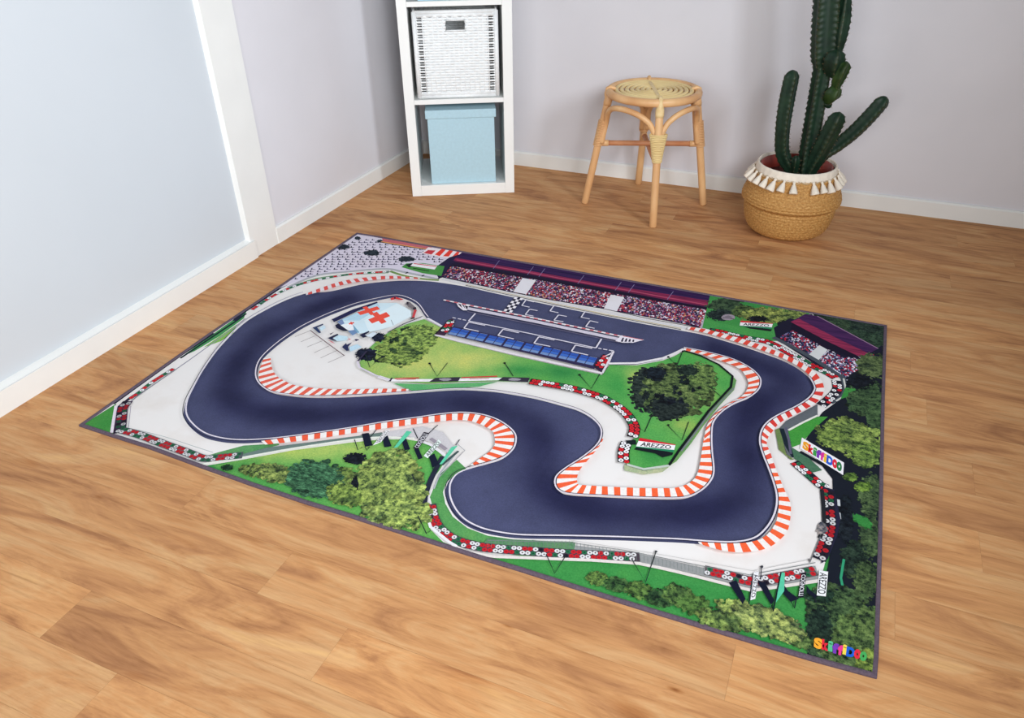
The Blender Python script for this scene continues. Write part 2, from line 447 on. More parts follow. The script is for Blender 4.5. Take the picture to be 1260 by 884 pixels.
    def crowd(s, px, step=1.5, base=(40, 25, 55), pal=None, size=.0042):
        s.pp(px, base); s.up()
        pal = pal or [(235, 232, 238), (30, 20, 48), (44, 28, 60), (120, 40, 75), (214, 206, 222), (150, 60, 95), (176, 52, 70), (205, 80, 80), (90, 62, 112), (52, 42, 78), (38, 28, 58), (150, 120, 160), (95, 40, 70), (205, 150, 110), (70, 100, 112), (34, 24, 52), (186, 162, 192)]
        xs = [p[0] for p in px]; ys = [p[1] for p in px]; y = min(ys)
        def inside(x, y):
            c = False
            for i in range(len(px)):
                (x1, y1), (x2, y2) = px[i-1], px[i]
                if (y1 > y) != (y2 > y) and x < (x2-x1)*(y-y1)/(y2-y1)+x1: c = not c
            return c
        row = 0; z0 = s.z
        while y < max(ys):
            x = min(xs)+random.random(); row += 1; col = 0
            while x < max(xs):
                col += 1; s.z = z0+((row % 3)*3+col % 3)*3e-6
                if inside(x, y):
                    bias = math.sin(x*.11)+math.sin(x*.043+1)
                    c = random.choice(pal[:8] if bias > .7 else pal[2:] if bias < -.5 else pal)
                    X, Y = at(x+random.uniform(-.5, .5), y+random.uniform(-.4, .4)); a = random.uniform(0, 1.5); r = size*random.uniform(.55, 1.0)
                    s.face([(X+r*math.cos(a+1.5708*k), Y+r*math.sin(a+1.5708*k)*1.35) for k in range(4)], lin(c), 0)
                x += step*random.uniform(.8, 1.3)
            y += step*.8
        s.z = z0+3e-5
    def text(s, string, quad, cols, bold=.02, pad=.08):
        """letters set into the four-cornered area quad (TL, TR, BR, BL)"""
        s.up()
        cu = bpy.data.curves.new('lettering', 'FONT'); cu.body = string; cu.size = 1; cu.offset = bold
        to = bpy.data.objects.new('lettering', cu); COL.objects.link(to)
        bpy.context.view_layer.update()
        dg = bpy.context.evaluated_depsgraph_get(); ev = to.evaluated_get(dg); me = ev.to_mesh()
        vs = [v.co.copy() for v in me.vertices]; fs = [tuple(p.vertices) for p in me.polygons]
        ev.to_mesh_clear(); bpy.data.objects.remove(to); bpy.data.curves.remove(cu)
        x0, x1 = min(v.x for v in vs), max(v.x for v in vs); y0, y1 = min(v.y for v in vs), max(v.y for v in vs)
        # island -> letter index by x order
        par = list(range(len(vs)))
        def fd(a):
            while par[a] != a: par[a] = par[par[a]]; a = par[a]
            return a
        for f_ in fs:
            for k in f_[1:]: par[fd(k)] = fd(f_[0])
        isl = {}
        for i in range(len(vs)): isl.setdefault(fd(i), []).append(i)
        spans = sorted((min(vs[i].x for i in g), max(vs[i].x for i in g), r_) for r_, g in isl.items())
        lid = {}; k = -1; hi = -9
        for a, b_, r_ in spans:
            if (a+b_)/2 > hi: k += 1; hi = b_
            else: hi = max(hi, b_)
            lid[r_] = k
        TL, TR, BR, BL = [Vector(at(*q)) for q in quad]
        def mp(v):
            u = pad+(1-2*pad)*(v.x-x0)/(x1-x0); t = pad+(1-2*pad)*(y1-v.y)/(y1-y0)
            return tuple(TL.lerp(TR, u).lerp(BL.lerp(BR, u), t))
        for f_ in fs:
            pts = [mp(vs[i]) for i in f_]; c = cols[lid[fd(f_[0])] % len(cols)]
            ar = sum(pts[i-1][0]*pts[i][1]-pts[i][0]*pts[i-1][1] for i in range(len(pts)))
            if ar < 0: pts.reverse()
            s.face(pts, lin(c), 0)

PR = Print()
def drift(base, spots):
    S_ = [(Vector(at(x, y)), Vector(at(x+rx, y))-Vector(at(x, y)), Vector(at(x, y-ry))-Vector(at(x, y)), c) for x, y, rx, ry, c in spots]
    def fn(x, y):
        c = base; p = Vector((x, y))
        for o, a, b_, col in S_:
            d = p-o; k = math.exp(-((d.dot(a)/a.length_squared)**2+(d.dot(b_)/b_.length_squared)**2)); c = tuple(u+(v-u)*k for u, v in zip(c, col))
        return c
    return fn
# traced outlines -------------------------------------------------
outer = [(405, 359), (441, 351), (461, 348), (492, 345.6), (522, 346), (542, 348), (573, 353), (604, 360), (643, 368.5), (695, 379.5), (743, 389), (790, 398.5), (838, 407), (866, 412.5), (892, 420), (918, 428), (944, 437), (965, 445), (983, 455), (996, 466), (1002.5, 477.5), (1002.5, 484), (996, 493), (980.5, 503.5), (957, 515), (944, 524.3), (937.5, 534.7), (936, 548), (940, 563), (948, 583), (955.5, 606), (957, 622), (953, 639), (943, 655), (928.6, 666.6), (905.6, 671.5), (873, 671), (840, 668.5), (814, 667.3), (757, 665.3), (700, 664), (643, 663), (614, 660), (591.4, 655), (572, 646), (559, 634), (550.5, 619), (548, 606), (551, 595), (560, 584.5), (577, 577.6), (600, 571.4), (617, 565.7), (628.6, 557), (633, 547), (632, 537), (623, 527.5), (608.6, 519), (591, 513.7), (568.6, 511.5), (543, 513.3), (514, 517.5), (474, 523), (427, 531), (379, 538), (343, 542.7), (319.5, 545), (296, 546), (274, 544.5), (252, 539), (236, 528), (226.5, 514), (228, 497), (238, 477), (252, 453), (272, 426), (300, 398.5), (327.5, 381.5), (354.7, 368.5), (378.4, 361)]
inner = [(441, 375.7), (465, 370), (487.5, 366.3), (502, 369.6), (514, 376.7), (522, 388), (526, 393), (544, 402.5), (553, 395.5), (559, 394), (557, 404.5), (600, 414.2), (650, 425), (700, 436), (738, 443.6), (755, 435), (749, 449.6), (783, 449), (814, 443), (829, 437), (841, 431), (871, 437), (900, 445), (921, 455.7), (932, 466), (934, 474), (930.5, 482.7), (920.6, 490.5), (902.4, 498.3), (887, 508.7), (876, 521.7), (873.5, 537), (874, 558), (876, 583), (871, 596), (860, 606.5), (846, 613), (828.6, 615), (786, 614.3), (743, 612.3), (706, 610.3), (691, 607), (685, 600), (686, 590), (697, 580), (717, 567), (734, 553), (741, 541), (740, 528.6), (728.6, 515.7), (711.4, 506), (690, 499.5), (659.5, 491.5), (624, 485), (600, 482), (560, 480.5), (503, 484.5), (450, 488), (412, 489.8), (378, 489.6), (354.7, 487.5), (334, 483.3), (321, 474), (316.7, 461.5), (322, 444.6), (341, 426), (368, 407), (395.4, 393), (420, 383)]
sm_outer = catmull(outer, 5, True)
# the infield outline: rounded except around the pit buildings
i0, i1 = 6, 20
inner_s = catmull(inner[i1:]+inner[:i0+1], 5)+inner[i0+1:i1]
W_out = [at(*p) for p in sm_outer]; W_in = [at(*p) for p in inner_s]
# 0 asphalt everywhere, dark where cars have rubbed the line in
line_px = catmull([(600, 372), (500, 358), (430, 367), (350, 398), (300, 440), (285, 480), (310, 505), (380, 512), (470, 505), (560, 496), (640, 512), (662, 545), (665, 585), (690, 618), (760, 632), (850, 634), (905, 615), (918, 575), (912, 530), (935, 498), (968, 475), (950, 455), (880, 430)], 6)
LW = [Vector(at(*p)) for p in line_px]
def asphalt_col(x, y):
    d = min((Vector((x, y))-p).length for p in LW[12:]); k = math.exp(-(d/.055)**2)
    k2 = .55 if x < .75 else .8
    n = .04*math.sin(x*23+y*11)+.03*math.sin(x*7-y*31)
    base = (72, 76, 108); dark = (34, 36, 68); k = max(0, min(1, k*(.95+n*4)))
    return tuple(a+(b_-a)*k for a, b_ in zip(base, dark))
NX, NY = 100, 68
g0 = Vector((-.03, -.04)); gx = 2.03/NX; gy = 1.41/NY
cg = [[lin(asphalt_col(g0.x+i*gx, g0.y+j*gy)) for i in range(NX+1)] for j in range(NY+1)]
for j in range(NY):
    for i in range(NX):
        x, y = g0.x+i*gx, g0.y+j*gy
        PR.face([(x, y), (x+gx, y), (x+gx, y+gy), (x, y+gy)], [cg[j][i], cg[j][i+1], cg[j+1][i+1], cg[j+1][i]], 1)
PR.up(3)
CONC = (229, 226, 224)
big = [(-.1, -.1), (2.1, -.1), (2.1, 1.5), (-.1, 1.5)]
PR.poly(big, CONC, 2, holes=[W_out]); PR.poly(W_in, CONC, 2, up=False)
GR, GR2, GY = (62, 142, 72), (92, 158, 78), (172, 184, 100)
DK = (20, 26, 38)
# ---- grass and planting outside the track
PR.pp([(268, 557), (300, 548.5), (343, 546), (345, 552), (300, 560), (262, 570), (240, 566)], (92, 150, 95), 4)
PR.pp([(250, 574), (298, 566), (360, 554.5), (430, 545), (470, 541), (500, 541), (520, 544), (537, 553), (549, 566), (540, 580), (527, 596), (522, 612), (523, 632), (530, 652), (545, 667), (575, 681), (610, 686.5), (700, 690), (760, 692), (786, 695), (825, 704), (860, 712), (900, 722), (925, 728.5), (965, 723), (1009, 716), (1016, 690), (1026, 650), (1024, 610), (1100, 600), (1100, 860), (100, 640)], GR, 4)
PR.field([(262, 573.5), (298, 566), (360, 554.5), (430, 545), (470, 541), (500, 541), (520, 544), (537, 553), (549, 566), (540, 580), (527, 596), (522, 612), (523, 632), (530, 652), (545, 667), (560, 690), (400, 640)], drift((84, 158, 80), [(350, 558, 60, 12, (176, 196, 104)), (420, 553, 50, 12, (172, 192, 104)), (480, 580, 60, 30, (136, 186, 92)), (300, 572, 40, 6, (84, 150, 76)), (530, 580, 14, 30, (84, 164, 84)), (520, 640, 20, 20, (120, 176, 84))]), 4)
PR.pp([(562, 566), (575, 578), (562, 583), (549, 594), (545, 606), (548, 620), (557, 636), (575, 650), (600, 659.5), (640, 665.5), (705, 667), (709, 678), (640, 676), (590, 670), (558, 659), (536, 637), (529, 612), (540, 585)], (88, 152, 88), 4)
PR.pp([(100, 524), (143, 497), (140, 534), (136, 540)], (66, 140, 66), 4)
PR.pp([(222, 440), (292, 390), (305, 379), (300, 392), (270, 414), (240, 432)], (70, 145, 85), 4)
PR.pp([(250, 428), (292, 399), (287, 410), (272, 420)], (130, 180, 90), 4)
PR.line([(138, 497), (160, 481), (222, 436.5), (262, 410)], .018, (26, 32, 52)); PR.line([(222, 441), (291, 395), (303, 386)], .008, (20, 40, 44)); PR.line([(288, 395), (300, 384), (345, 354), (362, 346)], .014, (30, 34, 58))
PR.line([(152, 502), (170, 487), (232, 444), (290, 402), (302, 392)], .004, (140, 140, 155))
PR.line([(137.5, 533), (143, 499)], .009, (225, 215, 225)); PR.line([(141.5, 534), (147, 500), (160, 490)], .010, (40, 22, 50))
PR.line([(158, 527), (161, 500)], .0016, (150, 140, 160)); PR.line([(158, 527), (200, 537), (240, 550), (262, 557)], .0018, (165, 175, 175), smooth=3)
# NW plaza with people, seen from the air
PR.pp([(440, 285), (580, 305), (568, 318), (543, 342), (520, 340), (497, 334.5), (474, 330.8), (431, 334), (388, 339), (340, 356), (330, 352)], (214, 207, 222), 2)
PR.up()
plaza = [(440, 292), (468, 298), (532, 309), (528, 314), (540, 318), (545, 325), (520, 322), (500, 323), (492, 329), (474, 329), (431, 332), (400, 335), (372, 343), (350, 352), (362, 343)]
def in_px(px, x, y):
    c = False
    for i in range(len(px)):
        (x1, y1), (x2, y2) = px[i-1], px[i]
        if (y1 > y) != (y2 > y) and x < (x2-x1)*(y-y1)/(y2-y1)+x1: c = not c
    return c
k_ = 0; zz = PR.z
yy = 293.0
while yy < 352:
    xx = 345+random.random()*6
    while xx < 548:
        if in_px(plaza, xx, yy):
            k_ += 1; PR.z = zz+(k_ % 5)*6e-6
            X, Y = at(xx, yy); l = random.uniform(.010, .017); c = lin(random.choice([(48, 44, 78), (70, 62, 96), (40, 36, 60)])); t_ = random.uniform(.003, .0055)
            PR.face([(X, Y), (X+l, Y+.005), (X+l, Y+.005+t_), (X, Y+t_)], c, 0)
            PR.z += 3e-6; PR.face([(X-.005, Y+.014), (X, Y), (X+.005, Y+.001), (X-.001, Y+.014)], c, 0)
        xx += random.uniform(6, 10)
    yy += 3.0
PR.z = zz+4e-5
for x, y, rx, ry in ((422, 304, 9, 3.4), (457.5, 311.5, 10.5, 3.8), (500, 319, 11, 3.6), (440, 293.2, 4, 2.2), (467.5, 297, 4, 2)):
    PR.blob(x, y, rx, ry, (42, 52, 66), 3, bits=6)
PR.pp([(470, 292.8), (532, 303.5), (530, 307.5), (471, 297.5)], (196, 104, 112)); PR.line([(469, 297.6), (532, 308)], .007, (225, 160, 90)); PR.line([(469, 298.4), (496, 303), (531, 308.5)], .005, (50, 25, 45))
PR.pp([(519, 311.5), (527, 304.5), (573, 311.5), (566, 317), (555, 318), (540, 316), (528, 314)], (240, 226, 228))
PR.pp([(535, 313.5), (544, 306), (549, 307), (541, 315.5)], (228, 62, 48)); PR.pp([(545, 315.6), (553, 307.8), (558, 308.6), (552, 316)], (228, 62, 48), up=False); PR.pp([(521, 311.6), (527, 308), (536, 308.5), (531, 313.5)], (200, 60, 70), up=False)
PR.pp([(556, 316.5), (563, 309.2), (566, 309.8), (562, 317)], (228, 70, 58), up=False)
PR.pp([(533, 331), (553, 317), (572, 311.5), (566, 323), (548, 341), (540, 343)], (34, 26, 60))
PR.line([(354, 354), (388.6, 339.5), (431.4, 334.3), (474.3, 331.2), (497, 335), (540, 344)], .013, (170, 172, 178), smooth=4)
PR.line([(480, 334), (497, 339.5), (520, 343.5), (540, 345)], .012, (125, 150, 88), 4, smooth=4)
PR.line([(360, 353), (389, 343.5), (431, 338), (478, 335.5)], .012, (110, 150, 110), 4, smooth=4)
PR.pp([(494, 329), (500, 324.5), (520, 324), (547, 328), (543, 340), (520, 336.5)], (72, 142, 70), 4)
PR.pp([(499, 326), (507, 324), (509, 328), (503, 329.5)], (25, 38, 36)); PR.pp([(505, 327.5), (509, 323.6), (538, 327.2), (535, 332)], (238, 232, 236)); PR.line([(509, 324.6), (537, 328.2)], .006, (200, 35, 50)); PR.line([(508, 330.2), (528, 334)], .005, (20, 20, 30))
for x, y in ((500, 336), (520, 339.5), (540, 342.5)): PR.line([(x-1, y+.8), (x+2, y-.8)], .007, (40, 38, 52))
PR.tyres([(310, 381.5), (330, 368), (349, 358), (373, 349), (407, 341.5), (439, 337), (479, 334.5)], 'rrwggrwrrwgw', rows=1, d=.0135, shade=(120, 130, 130))
# ---- long grandstand
PR.pp([(543, 341.5), (555, 325), (565, 321), (700, 345), (875, 375), (862, 404), (840, 399), (743, 380.5), (680, 370), (628.6, 360)], (30, 20, 50))
PR.pp([(556, 321), (571, 309), (740, 338), (881, 362), (871, 378.5), (840, 373.5), (820, 369.5), (755.7, 357), (708.6, 348), (650, 338), (608.6, 330.3)], (48, 28, 76), 5)
PR.pp([(561, 317.5), (740, 349.5), (875, 371), (870, 378), (820, 369.3), (755.7, 357), (708.6, 347.8), (650, 337.8), (608.6, 330), (558, 321)], (128, 40, 78), 5)
PR.line([(562, 320.2), (650, 335.6), (755, 354.5), (870, 375.5)], .007, (170, 70, 100)); PR.line([(560, 322), (650, 337.4), (755, 356.5), (870, 377.5)], .004, (90, 25, 60))
for x in (612, 654, 668, 716, 762, 778, 826): PR.line([(x-5, 322.5+(x-590)*.178+4.5), (x+2.5, 322.5+(x-590)*.178-5.5)], .0025, (120, 110, 150))
def stand_y(x): return 342+(x-543)*.2025 if x < 628 else 359.3+(x-628)*.1895
PR.crowd([(545, 340.5), (556, 327.5), (650, 342), (756, 360.5), (871, 381), (862, 402), (840, 398), (743, 379.5), (680, 369), (628.6, 359)], 1.45)
PR.line([(556, 326.5), (650, 341.5), (756, 360.3), (871, 380.5)], .016, (26, 14, 40))
for q in ([(643, 342.5), (659.5, 345.3), (647.5, 362.5), (631.5, 359.5)], [(751.4, 363), (768, 366), (759, 383.5), (743, 380.3)]): PR.pp(q, (222, 220, 226), 2)
PR.line([(545, 343), (628.6, 361.7), (680, 371.8), (743, 382.7), (800, 395), (861, 406.3)], .016, (214, 212, 214), off=-.004); PR.line([(545, 341.5), (628.6, 359.8), (680, 369.8), (743, 380.3), (800, 393), (862, 404)], .0035, (45, 40, 60))
PR.line([(876, 370), (862.5, 404.5)], .008, (175, 172, 182)); PR.line([(573, 350.4), (643, 365.6), (743, 386.8), (838, 404.6)], .003, (190, 170, 110)); PR.line([(573, 351.6), (643, 367), (743, 388), (838, 406)], .0035, (50, 50, 60))
# ---- north-east planting, second grandstand
PR.pp([(877, 350), (1005, 372), (990, 396), (972, 404), (966, 420), (950, 420), (905, 412), (864, 404)], GR, 4)
PR.blob(893, 376, 22, 9.5, (62, 84, 62), 3, bits=25); PR.blob(886, 388, 16, 7, (40, 55, 55), 3); PR.blob(916, 384, 16, 7.5, (84, 104, 62), 3); PR.blob(945, 389, 32, 9.5, (148, 158, 86), 3, bits=50); PR.blob(975, 389, 17, 7, (135, 150, 84), 3)
PR.blob(932, 393, 12, 3.6, DK, 3); PR.blob(965, 399, 9, 4, DK, 3)
PR.pp([(864, 404), (868, 393), (885, 398), (911, 403), (950, 407.5), (953, 401), (963, 407), (955, 417), (920, 414)], (70, 150, 78), 4)
PR.blob(896, 391, 9, 4, (150, 140, 150), 0, bits=0, rag=.05); PR.line([(889, 391.5), (903, 393)], .004, (60, 45, 60)); PR.blob(896, 391, 5, 2, (120, 112, 122), 0, bits=0)
def billboard(quad, text):
    TL, TR, BR, BL = [Vector(p) for p in quad]
    lerp = lambda a, b_, t: tuple(a.lerp(b_, t))
    PR.pp([tuple(TL), tuple(TR), tuple(BR), tuple(BL)], (240, 238, 240))
    PR.pp([tuple(TL), tuple(TR), lerp(TR, BR, .10), lerp(TL, BL, .34)], (205, 35, 50)); PR.pp([lerp(TL, BL, .93), lerp(TR, BR, .70), tuple(BR), tuple(BL)], (35, 130, 90))
    PR.text(text, [lerp(TL, BL, .34), lerp(TR, BR, .14), lerp(TR, BR, .70), lerp(TL, BL, .92)], [(25, 22, 30)], bold=.02, pad=.10)
PR.pp([(913, 401), (950, 406), (948, 408.5), (922, 405)], (18, 28, 30)); billboard([(911.4, 395), (951, 398.6), (949, 405.5), (910, 401.6)], 'AREZZO')
PR.pp([(952, 404), (963, 397), (972, 392), (1087, 425), (1090, 470), (1040, 478), (1033, 465), (1005, 450), (955, 418)], (24, 24, 46))
PR.blob(1055, 410, 42, 15, (52, 74, 60), 3, rot=.3, bits=60); PR.blob(1070, 400, 26, 9, (45, 62, 56), 3, rot=.2); PR.blob(1022, 396, 24, 6, (58, 78, 60), 3, rot=.28)
cr_px = Z(930, 370, 7, (205, 320), (310, 255), (480, 320), (620, 420), (760, 500), (1010, 470), (1080, 520), (930, 600), (780, 670), (560, 560), (390, 450))
PR.crowd(cr_px, 1.5, (24, 24, 48), [(228, 228, 240), (200, 200, 222), (190, 30, 50), (150, 40, 70), (50, 60, 100), (30, 35, 65), (120, 110, 150), (24, 24, 48), (24, 24, 48)])
PR.pp(Z(930, 370, 7, (310, 195), (560, 300), (890, 490), (900, 515), (620, 425), (300, 250)), (22, 16, 40))
PR.pp(Z(930, 370, 7, (430, 118), (300, 185), (600, 345), (905, 492), (1055, 418), (760, 260), (530, 140)), (66, 36, 84), 5)
PR.pp(Z(930, 370, 7, (370, 160), (300, 187), (600, 347), (905, 494), (975, 462), (680, 320)), (140, 45, 82), 5)
PR.line(Z(930, 370, 7, (530, 138), (760, 260), (1052, 417)), .004, (150, 120, 150))
PR.pp(Z(930, 370, 7, (545, 388), (618, 428), (530, 530), (445, 478)), (212, 216, 218), 2)
PR.line(Z(930, 370, 7, (150, 320), (330, 410), (520, 520), (750, 670), (765, 760), (740, 830), (640, 882)), .016, (70, 78, 88)); PR.line(Z(930, 370, 7, (755, 675), (775, 770), (755, 830), (690, 870)), .005, (205, 205, 200))
PR.line(Z(930, 370, 7, (780, 690), (830, 680), (870, 650), (850, 690), (800, 695)), .004, (190, 190, 205))
PR.tyres([(873, 407), (886, 409), (900, 412.6), (921, 417), (943, 421), (957, 427), (969, 434), (983, 441.5), (996, 449), (1015, 458), (1028, 465.5)], 'wwrwwgrrrwwwrrwgwwrrrrwww', d=.0125)
PR.tyres([(1029, 469), (1030, 480), (1022, 490), (1010, 500)], 'wwrkwk', d=.012)
# ---- east: trees and shade
PR.pp([(1092, 395), (1088, 425), (1078, 445), (1045, 462), (1040, 478), (1034, 492), (1012, 508), (1003, 520), (990, 545), (1000, 560), (1024, 590), (1026, 650), (1020, 690), (1014, 720), (1000, 760), (990, 830), (1100, 860)], DK)
PR.pp([(1040, 478), (1056, 478), (1052, 487), (1040, 490), (1034, 492)], (60, 140, 66), 4)
PR.pp(Z(920, 480, 7, (345, 360), (590, 235), (690, 235), (560, 350), (460, 470), (380, 500)), (66, 148, 62), 4)
PR.blob(1072, 452, 20, 16, (92, 108, 72), 3); PR.blob(1066, 492, 24, 22, (66, 90, 62), 3, bits=60); PR.blob(1078, 515, 12, 20, (70, 96, 64), 3); PR.blob(1058, 470, 16, 9, DK, 3)
PR.blob(1048, 540, 40, 21, (136, 156, 84), 3, bits=60, rot=.35); PR.blob(1022, 538, 17, 13, (128, 150, 78), 3); PR.blob(1066, 560, 20, 17, (120, 146, 76), 3)
PR.blob(1046, 588, 8, 5, (100, 130, 60), 3); PR.blob(1072, 610, 15, 26, (78, 98, 66), 3, bits=50); PR.blob(1062, 600, 10, 6, (110, 140, 62), 3); PR.blob(1070, 660, 13, 30, (72, 92, 62), 3, bits=50)
PR.blob(1060, 642, 16, 6, (52, 128, 62), 4, rot=.5, bits=12); PR.blob(1050, 690, 16, 24, (44, 62, 52), 3); PR.blob(1066, 715, 16, 24, (76, 96, 62), 3); PR.blob(1028, 752, 34, 30, (74, 98, 64), 3, bits=60); PR.blob(1054, 782, 28, 26, (92, 116, 68), 3, bits=50); PR.blob(1008, 775, 16, 26, (40, 60, 50), 3)
PR.blob(1012, 800, 24, 10, (60, 84, 60), 3, rot=.35); PR.blob(1040, 812, 30, 10, (84, 106, 66), 3, rot=.35); PR.blob(1066, 775, 16, 30, (92, 114, 68), 3); PR.blob(985, 790, 14, 8, (96, 120, 70), 3, rot=.3); PR.blob(1068, 815, 14, 14, (130, 150, 72), 3); PR.blob(1040, 640, 10, 30, (26, 34, 44), 3); PR.blob(1008, 735, 17, 7, (36, 60, 48), 3)
PR.line(Z(860, 640, 5.25, (935, 260), (915, 380), (925, 430)), .005, (50, 150, 110))
PR.line([(1031.5, 616), (1032, 624)], .006, (200, 205, 210)); PR.line([(1032, 632), (1033, 640)], .006, (190, 195, 200))
# fence and grass by the east bend
PR.pp(Z(920, 480, 7, (270, 340), (330, 275), (600, 130), (600, 225), (350, 350), (345, 400), (400, 570), (350, 600)), (96, 102, 108))
PR.pp(Z(920, 480, 7, (235, 350), (275, 335), (330, 560), (400, 610), (370, 610), (265, 520)), (110, 130, 80), 4)
PR.line(Z(920, 480, 7, (290, 340), (335, 480), (400, 590)), .012, (22, 36, 46)); PR.line(Z(920, 480, 7, (350, 355), (470, 290), (600, 228)), .006, (225, 225, 215))
PR.line(Z(920, 480, 7, (325, 330), (350, 420), (370, 560)), .006, (90, 88, 110)); PR.pp(Z(920, 480, 7, (375, 500), (520, 590), (640, 700), (560, 720), (400, 600)), (72, 112, 88), 4)
PR.line(Z(920, 480, 7, (450, 540), (640, 650), (820, 740)), .010, (16, 22, 34))
bb = Z(920, 480, 7, (465, 418), (828, 635), (820, 742), (448, 512))
PR.pp(bb, (238, 236, 240))
LOGO = [(250, 170, 50), (225, 40, 60), (90, 190, 140), (120, 60, 180), (235, 60, 140), (245, 215, 80), (30, 95, 205), (228, 45, 65), (70, 170, 90)]
xs_ = [0, .15, .27, .35, .46, .55, .62, .77, .88, 1.0]
def logo(lq, cols, shift, pad0=0.):
    for k, ch in enumerate('SkiffiDoo'):
        a, b_ = pad0+(1-2*pad0)*xs_[k]-.006, pad0+(1-2*pad0)*xs_[k+1]+.008
        q = [lq[0].lerp(lq[1], a), lq[0].lerp(lq[1], b_), lq[3].lerp(lq[2], b_), lq[3].lerp(lq[2], a)]
        if pad0: q = [q[0].lerp(q[3], .16), q[1].lerp(q[2], .16), q[1].lerp(q[2], .88), q[0].lerp(q[3], .88)]
        PR.text(ch, [tuple(p+Vector((0, shift[k]))) for p in q], [cols[k]], bold=.07, pad=.0)
logo([Vector(p) for p in bb], [(235, 160, 35), (220, 35, 50), (60, 150, 70), (120, 50, 170), (215, 50, 150), (240, 190, 50), (35, 90, 200), (220, 40, 60), (40, 120, 70)], [0]*9, .05)
PR.tyres([(977, 570), (988.6, 580), (1000, 590), (1010, 598.5), (1018, 602)], 'rwwwrgrwrk', d=.0115, rows=2)
PR.pp([(1012, 600), (1026, 604), (1034, 640), (1030, 660), (1018, 690), (1010, 695), (1014, 660), (1014, 630)], (34, 34, 58))
PR.tyres([(1019, 604), (1018.6, 617), (1019.5, 631), (1020.5, 646), (1018, 660), (1013, 674), (1007, 690)], 'rrrwwkrkwkrrww', d=.0125, dull=.85)
PR.line([(1011, 604), (1013, 625), (1014, 650), (1008, 664)], .009, (32, 34, 40)); PR.blob(1011, 652, 7, 8, (150, 140, 145), 3, bits=14)
PR.line([(1009, 662), (996, 694)], .002, (110, 110, 115)); PR.blob(995, 690.5, 1.6, 1.6, (40, 35, 45), 0, bits=0)
# ---- bottom fence, tyres and boards
PR.pp([(655, 666), (786, 683), (868, 701), (926, 712), (1003, 698), (1008, 714), (925, 726), (860, 709), (786, 693), (700, 689), (640, 686)], (146, 148, 148))
PR.pp([(600, 664), (708, 669), (705, 686), (640, 686), (590, 676)], (92, 135, 98), 4)
PR.tyres([(530, 622), (534, 640), (543, 654), (560, 666), (586, 673.5), (614, 677), (643, 679), (700, 683), (787, 687)], 'rrwkrrwwrrrgwwrwgrrwwrrrwwgww', d=.0115, dull=.92, shade=(70, 60, 70))
PR.tyres([(867, 703), (895, 709.5), (926, 717), (955, 713), (1003, 704)], 'wrrwwgrrwrkwrrwwrr', d=.0115, dull=.92, shade=(90, 80, 85))
for k in range(60):
    t = k/59; x = 600+t*270; y = 667+max(0, x-700)*.2 if x > 700 else 667
    PR.line([(x, y), (x+.2, y+8)], .0008, (110, 120, 120), up=False)
PR.line([(600, 666.5), (700, 669), (770, 679), (868, 699), (922, 709), (1003, 694)], .0018, (120, 125, 125)); PR.line([(700, 666), (790, 680), (926, 704), (996, 690)], .0012, (190, 188, 186))
PR.line([(556, 672), (575, 681), (608.6, 686.5), (728.6, 691), (785.7, 695), (820, 702), (860, 711.8), (924.8, 728.3), (970, 722), (1008.6, 716)], .008, (222, 214, 210))
PR.line([(522, 612), (523.5, 630), (530, 650), (552, 668), (562, 674)], .007, (228, 226, 230)); PR.line([(545, 563), (531, 590), (523, 614), (522, 640)], .013, (36, 40, 58), smooth=3)
PR.line([(559, 562), (541, 585), (534, 603)], .004, (170, 175, 180))
# SW fence road and white wall
PR.pp([(262, 569), (300, 560), (345, 549), (420, 542), (470, 534), (520, 526), (545, 533), (560, 552), (553, 560), (530, 545), (500, 538), (430, 543), (360, 553), (300, 564)], (200, 197, 200)); PR.pp([(262, 568), (300, 560), (330, 552), (379, 546), (440, 538), (470, 533.5), (474, 538.5), (430, 543.5), (360, 553.5), (300, 564.5)], (104, 124, 118))
PR.line([(250, 572.5), (298, 564.8), (360, 553.6), (430, 543.2), (470, 539.6), (510, 541)], .0075, (226, 228, 218), smooth=3); PR.line([(515, 543), (531, 549), (549, 563)], .008, (226, 224, 228))
PR.tyres([(145.7, 529.5), (173, 537), (201, 547.5), (230, 558), (251, 565.5), (273, 564), (299, 561.5)], 'wwrrwggwrrwwgrrrwwrr', d=.0115, dull=.85, shade=(80, 85, 90))
PR.tyres([(148.6, 529), (150, 515), (151.4, 504), (158, 495)], 'rwkr', rows=2, d=.0125, dull=.7, shade=(50, 30, 60))
PR.tyres([(160, 492), (172, 484), (187, 472), (214, 455)], 'rrgwrgwr', rows=1, d=.0125, shade=(80, 90, 90))
# trees in the south-west
PR.blob(318, 581, 22, 7, (118, 138, 76), 3, rot=.12); PR.blob(338, 584, 24, 10, (136, 152, 86), 3, rot=.25); PR.blob(280, 577, 7, 3.5, (30, 62, 42), 3)
PR.blob(437, 566, 14, 7, DK, 3, bits=20); PR.blob(420, 592, 20, 16, (118, 140, 74), 3)
PR.blob(388, 591, 33, 22, (64, 108, 78), 6, rot=.15, bits=70, rag=.12); PR.blob(480, 602, 40, 44, (152, 170, 96), 3, bits=90, bit=.2, rot=.15); PR.blob(492, 630, 34, 20, (158, 176, 98), 3, bits=50, rot=.2); PR.blob(455, 600, 26, 24, (142, 160, 88), 3); PR.blob(437, 600, 5, 13, DK, 3, bits=6)
PR.blob(425, 611, 22, 12, (130, 152, 78), 3, rot=.3)
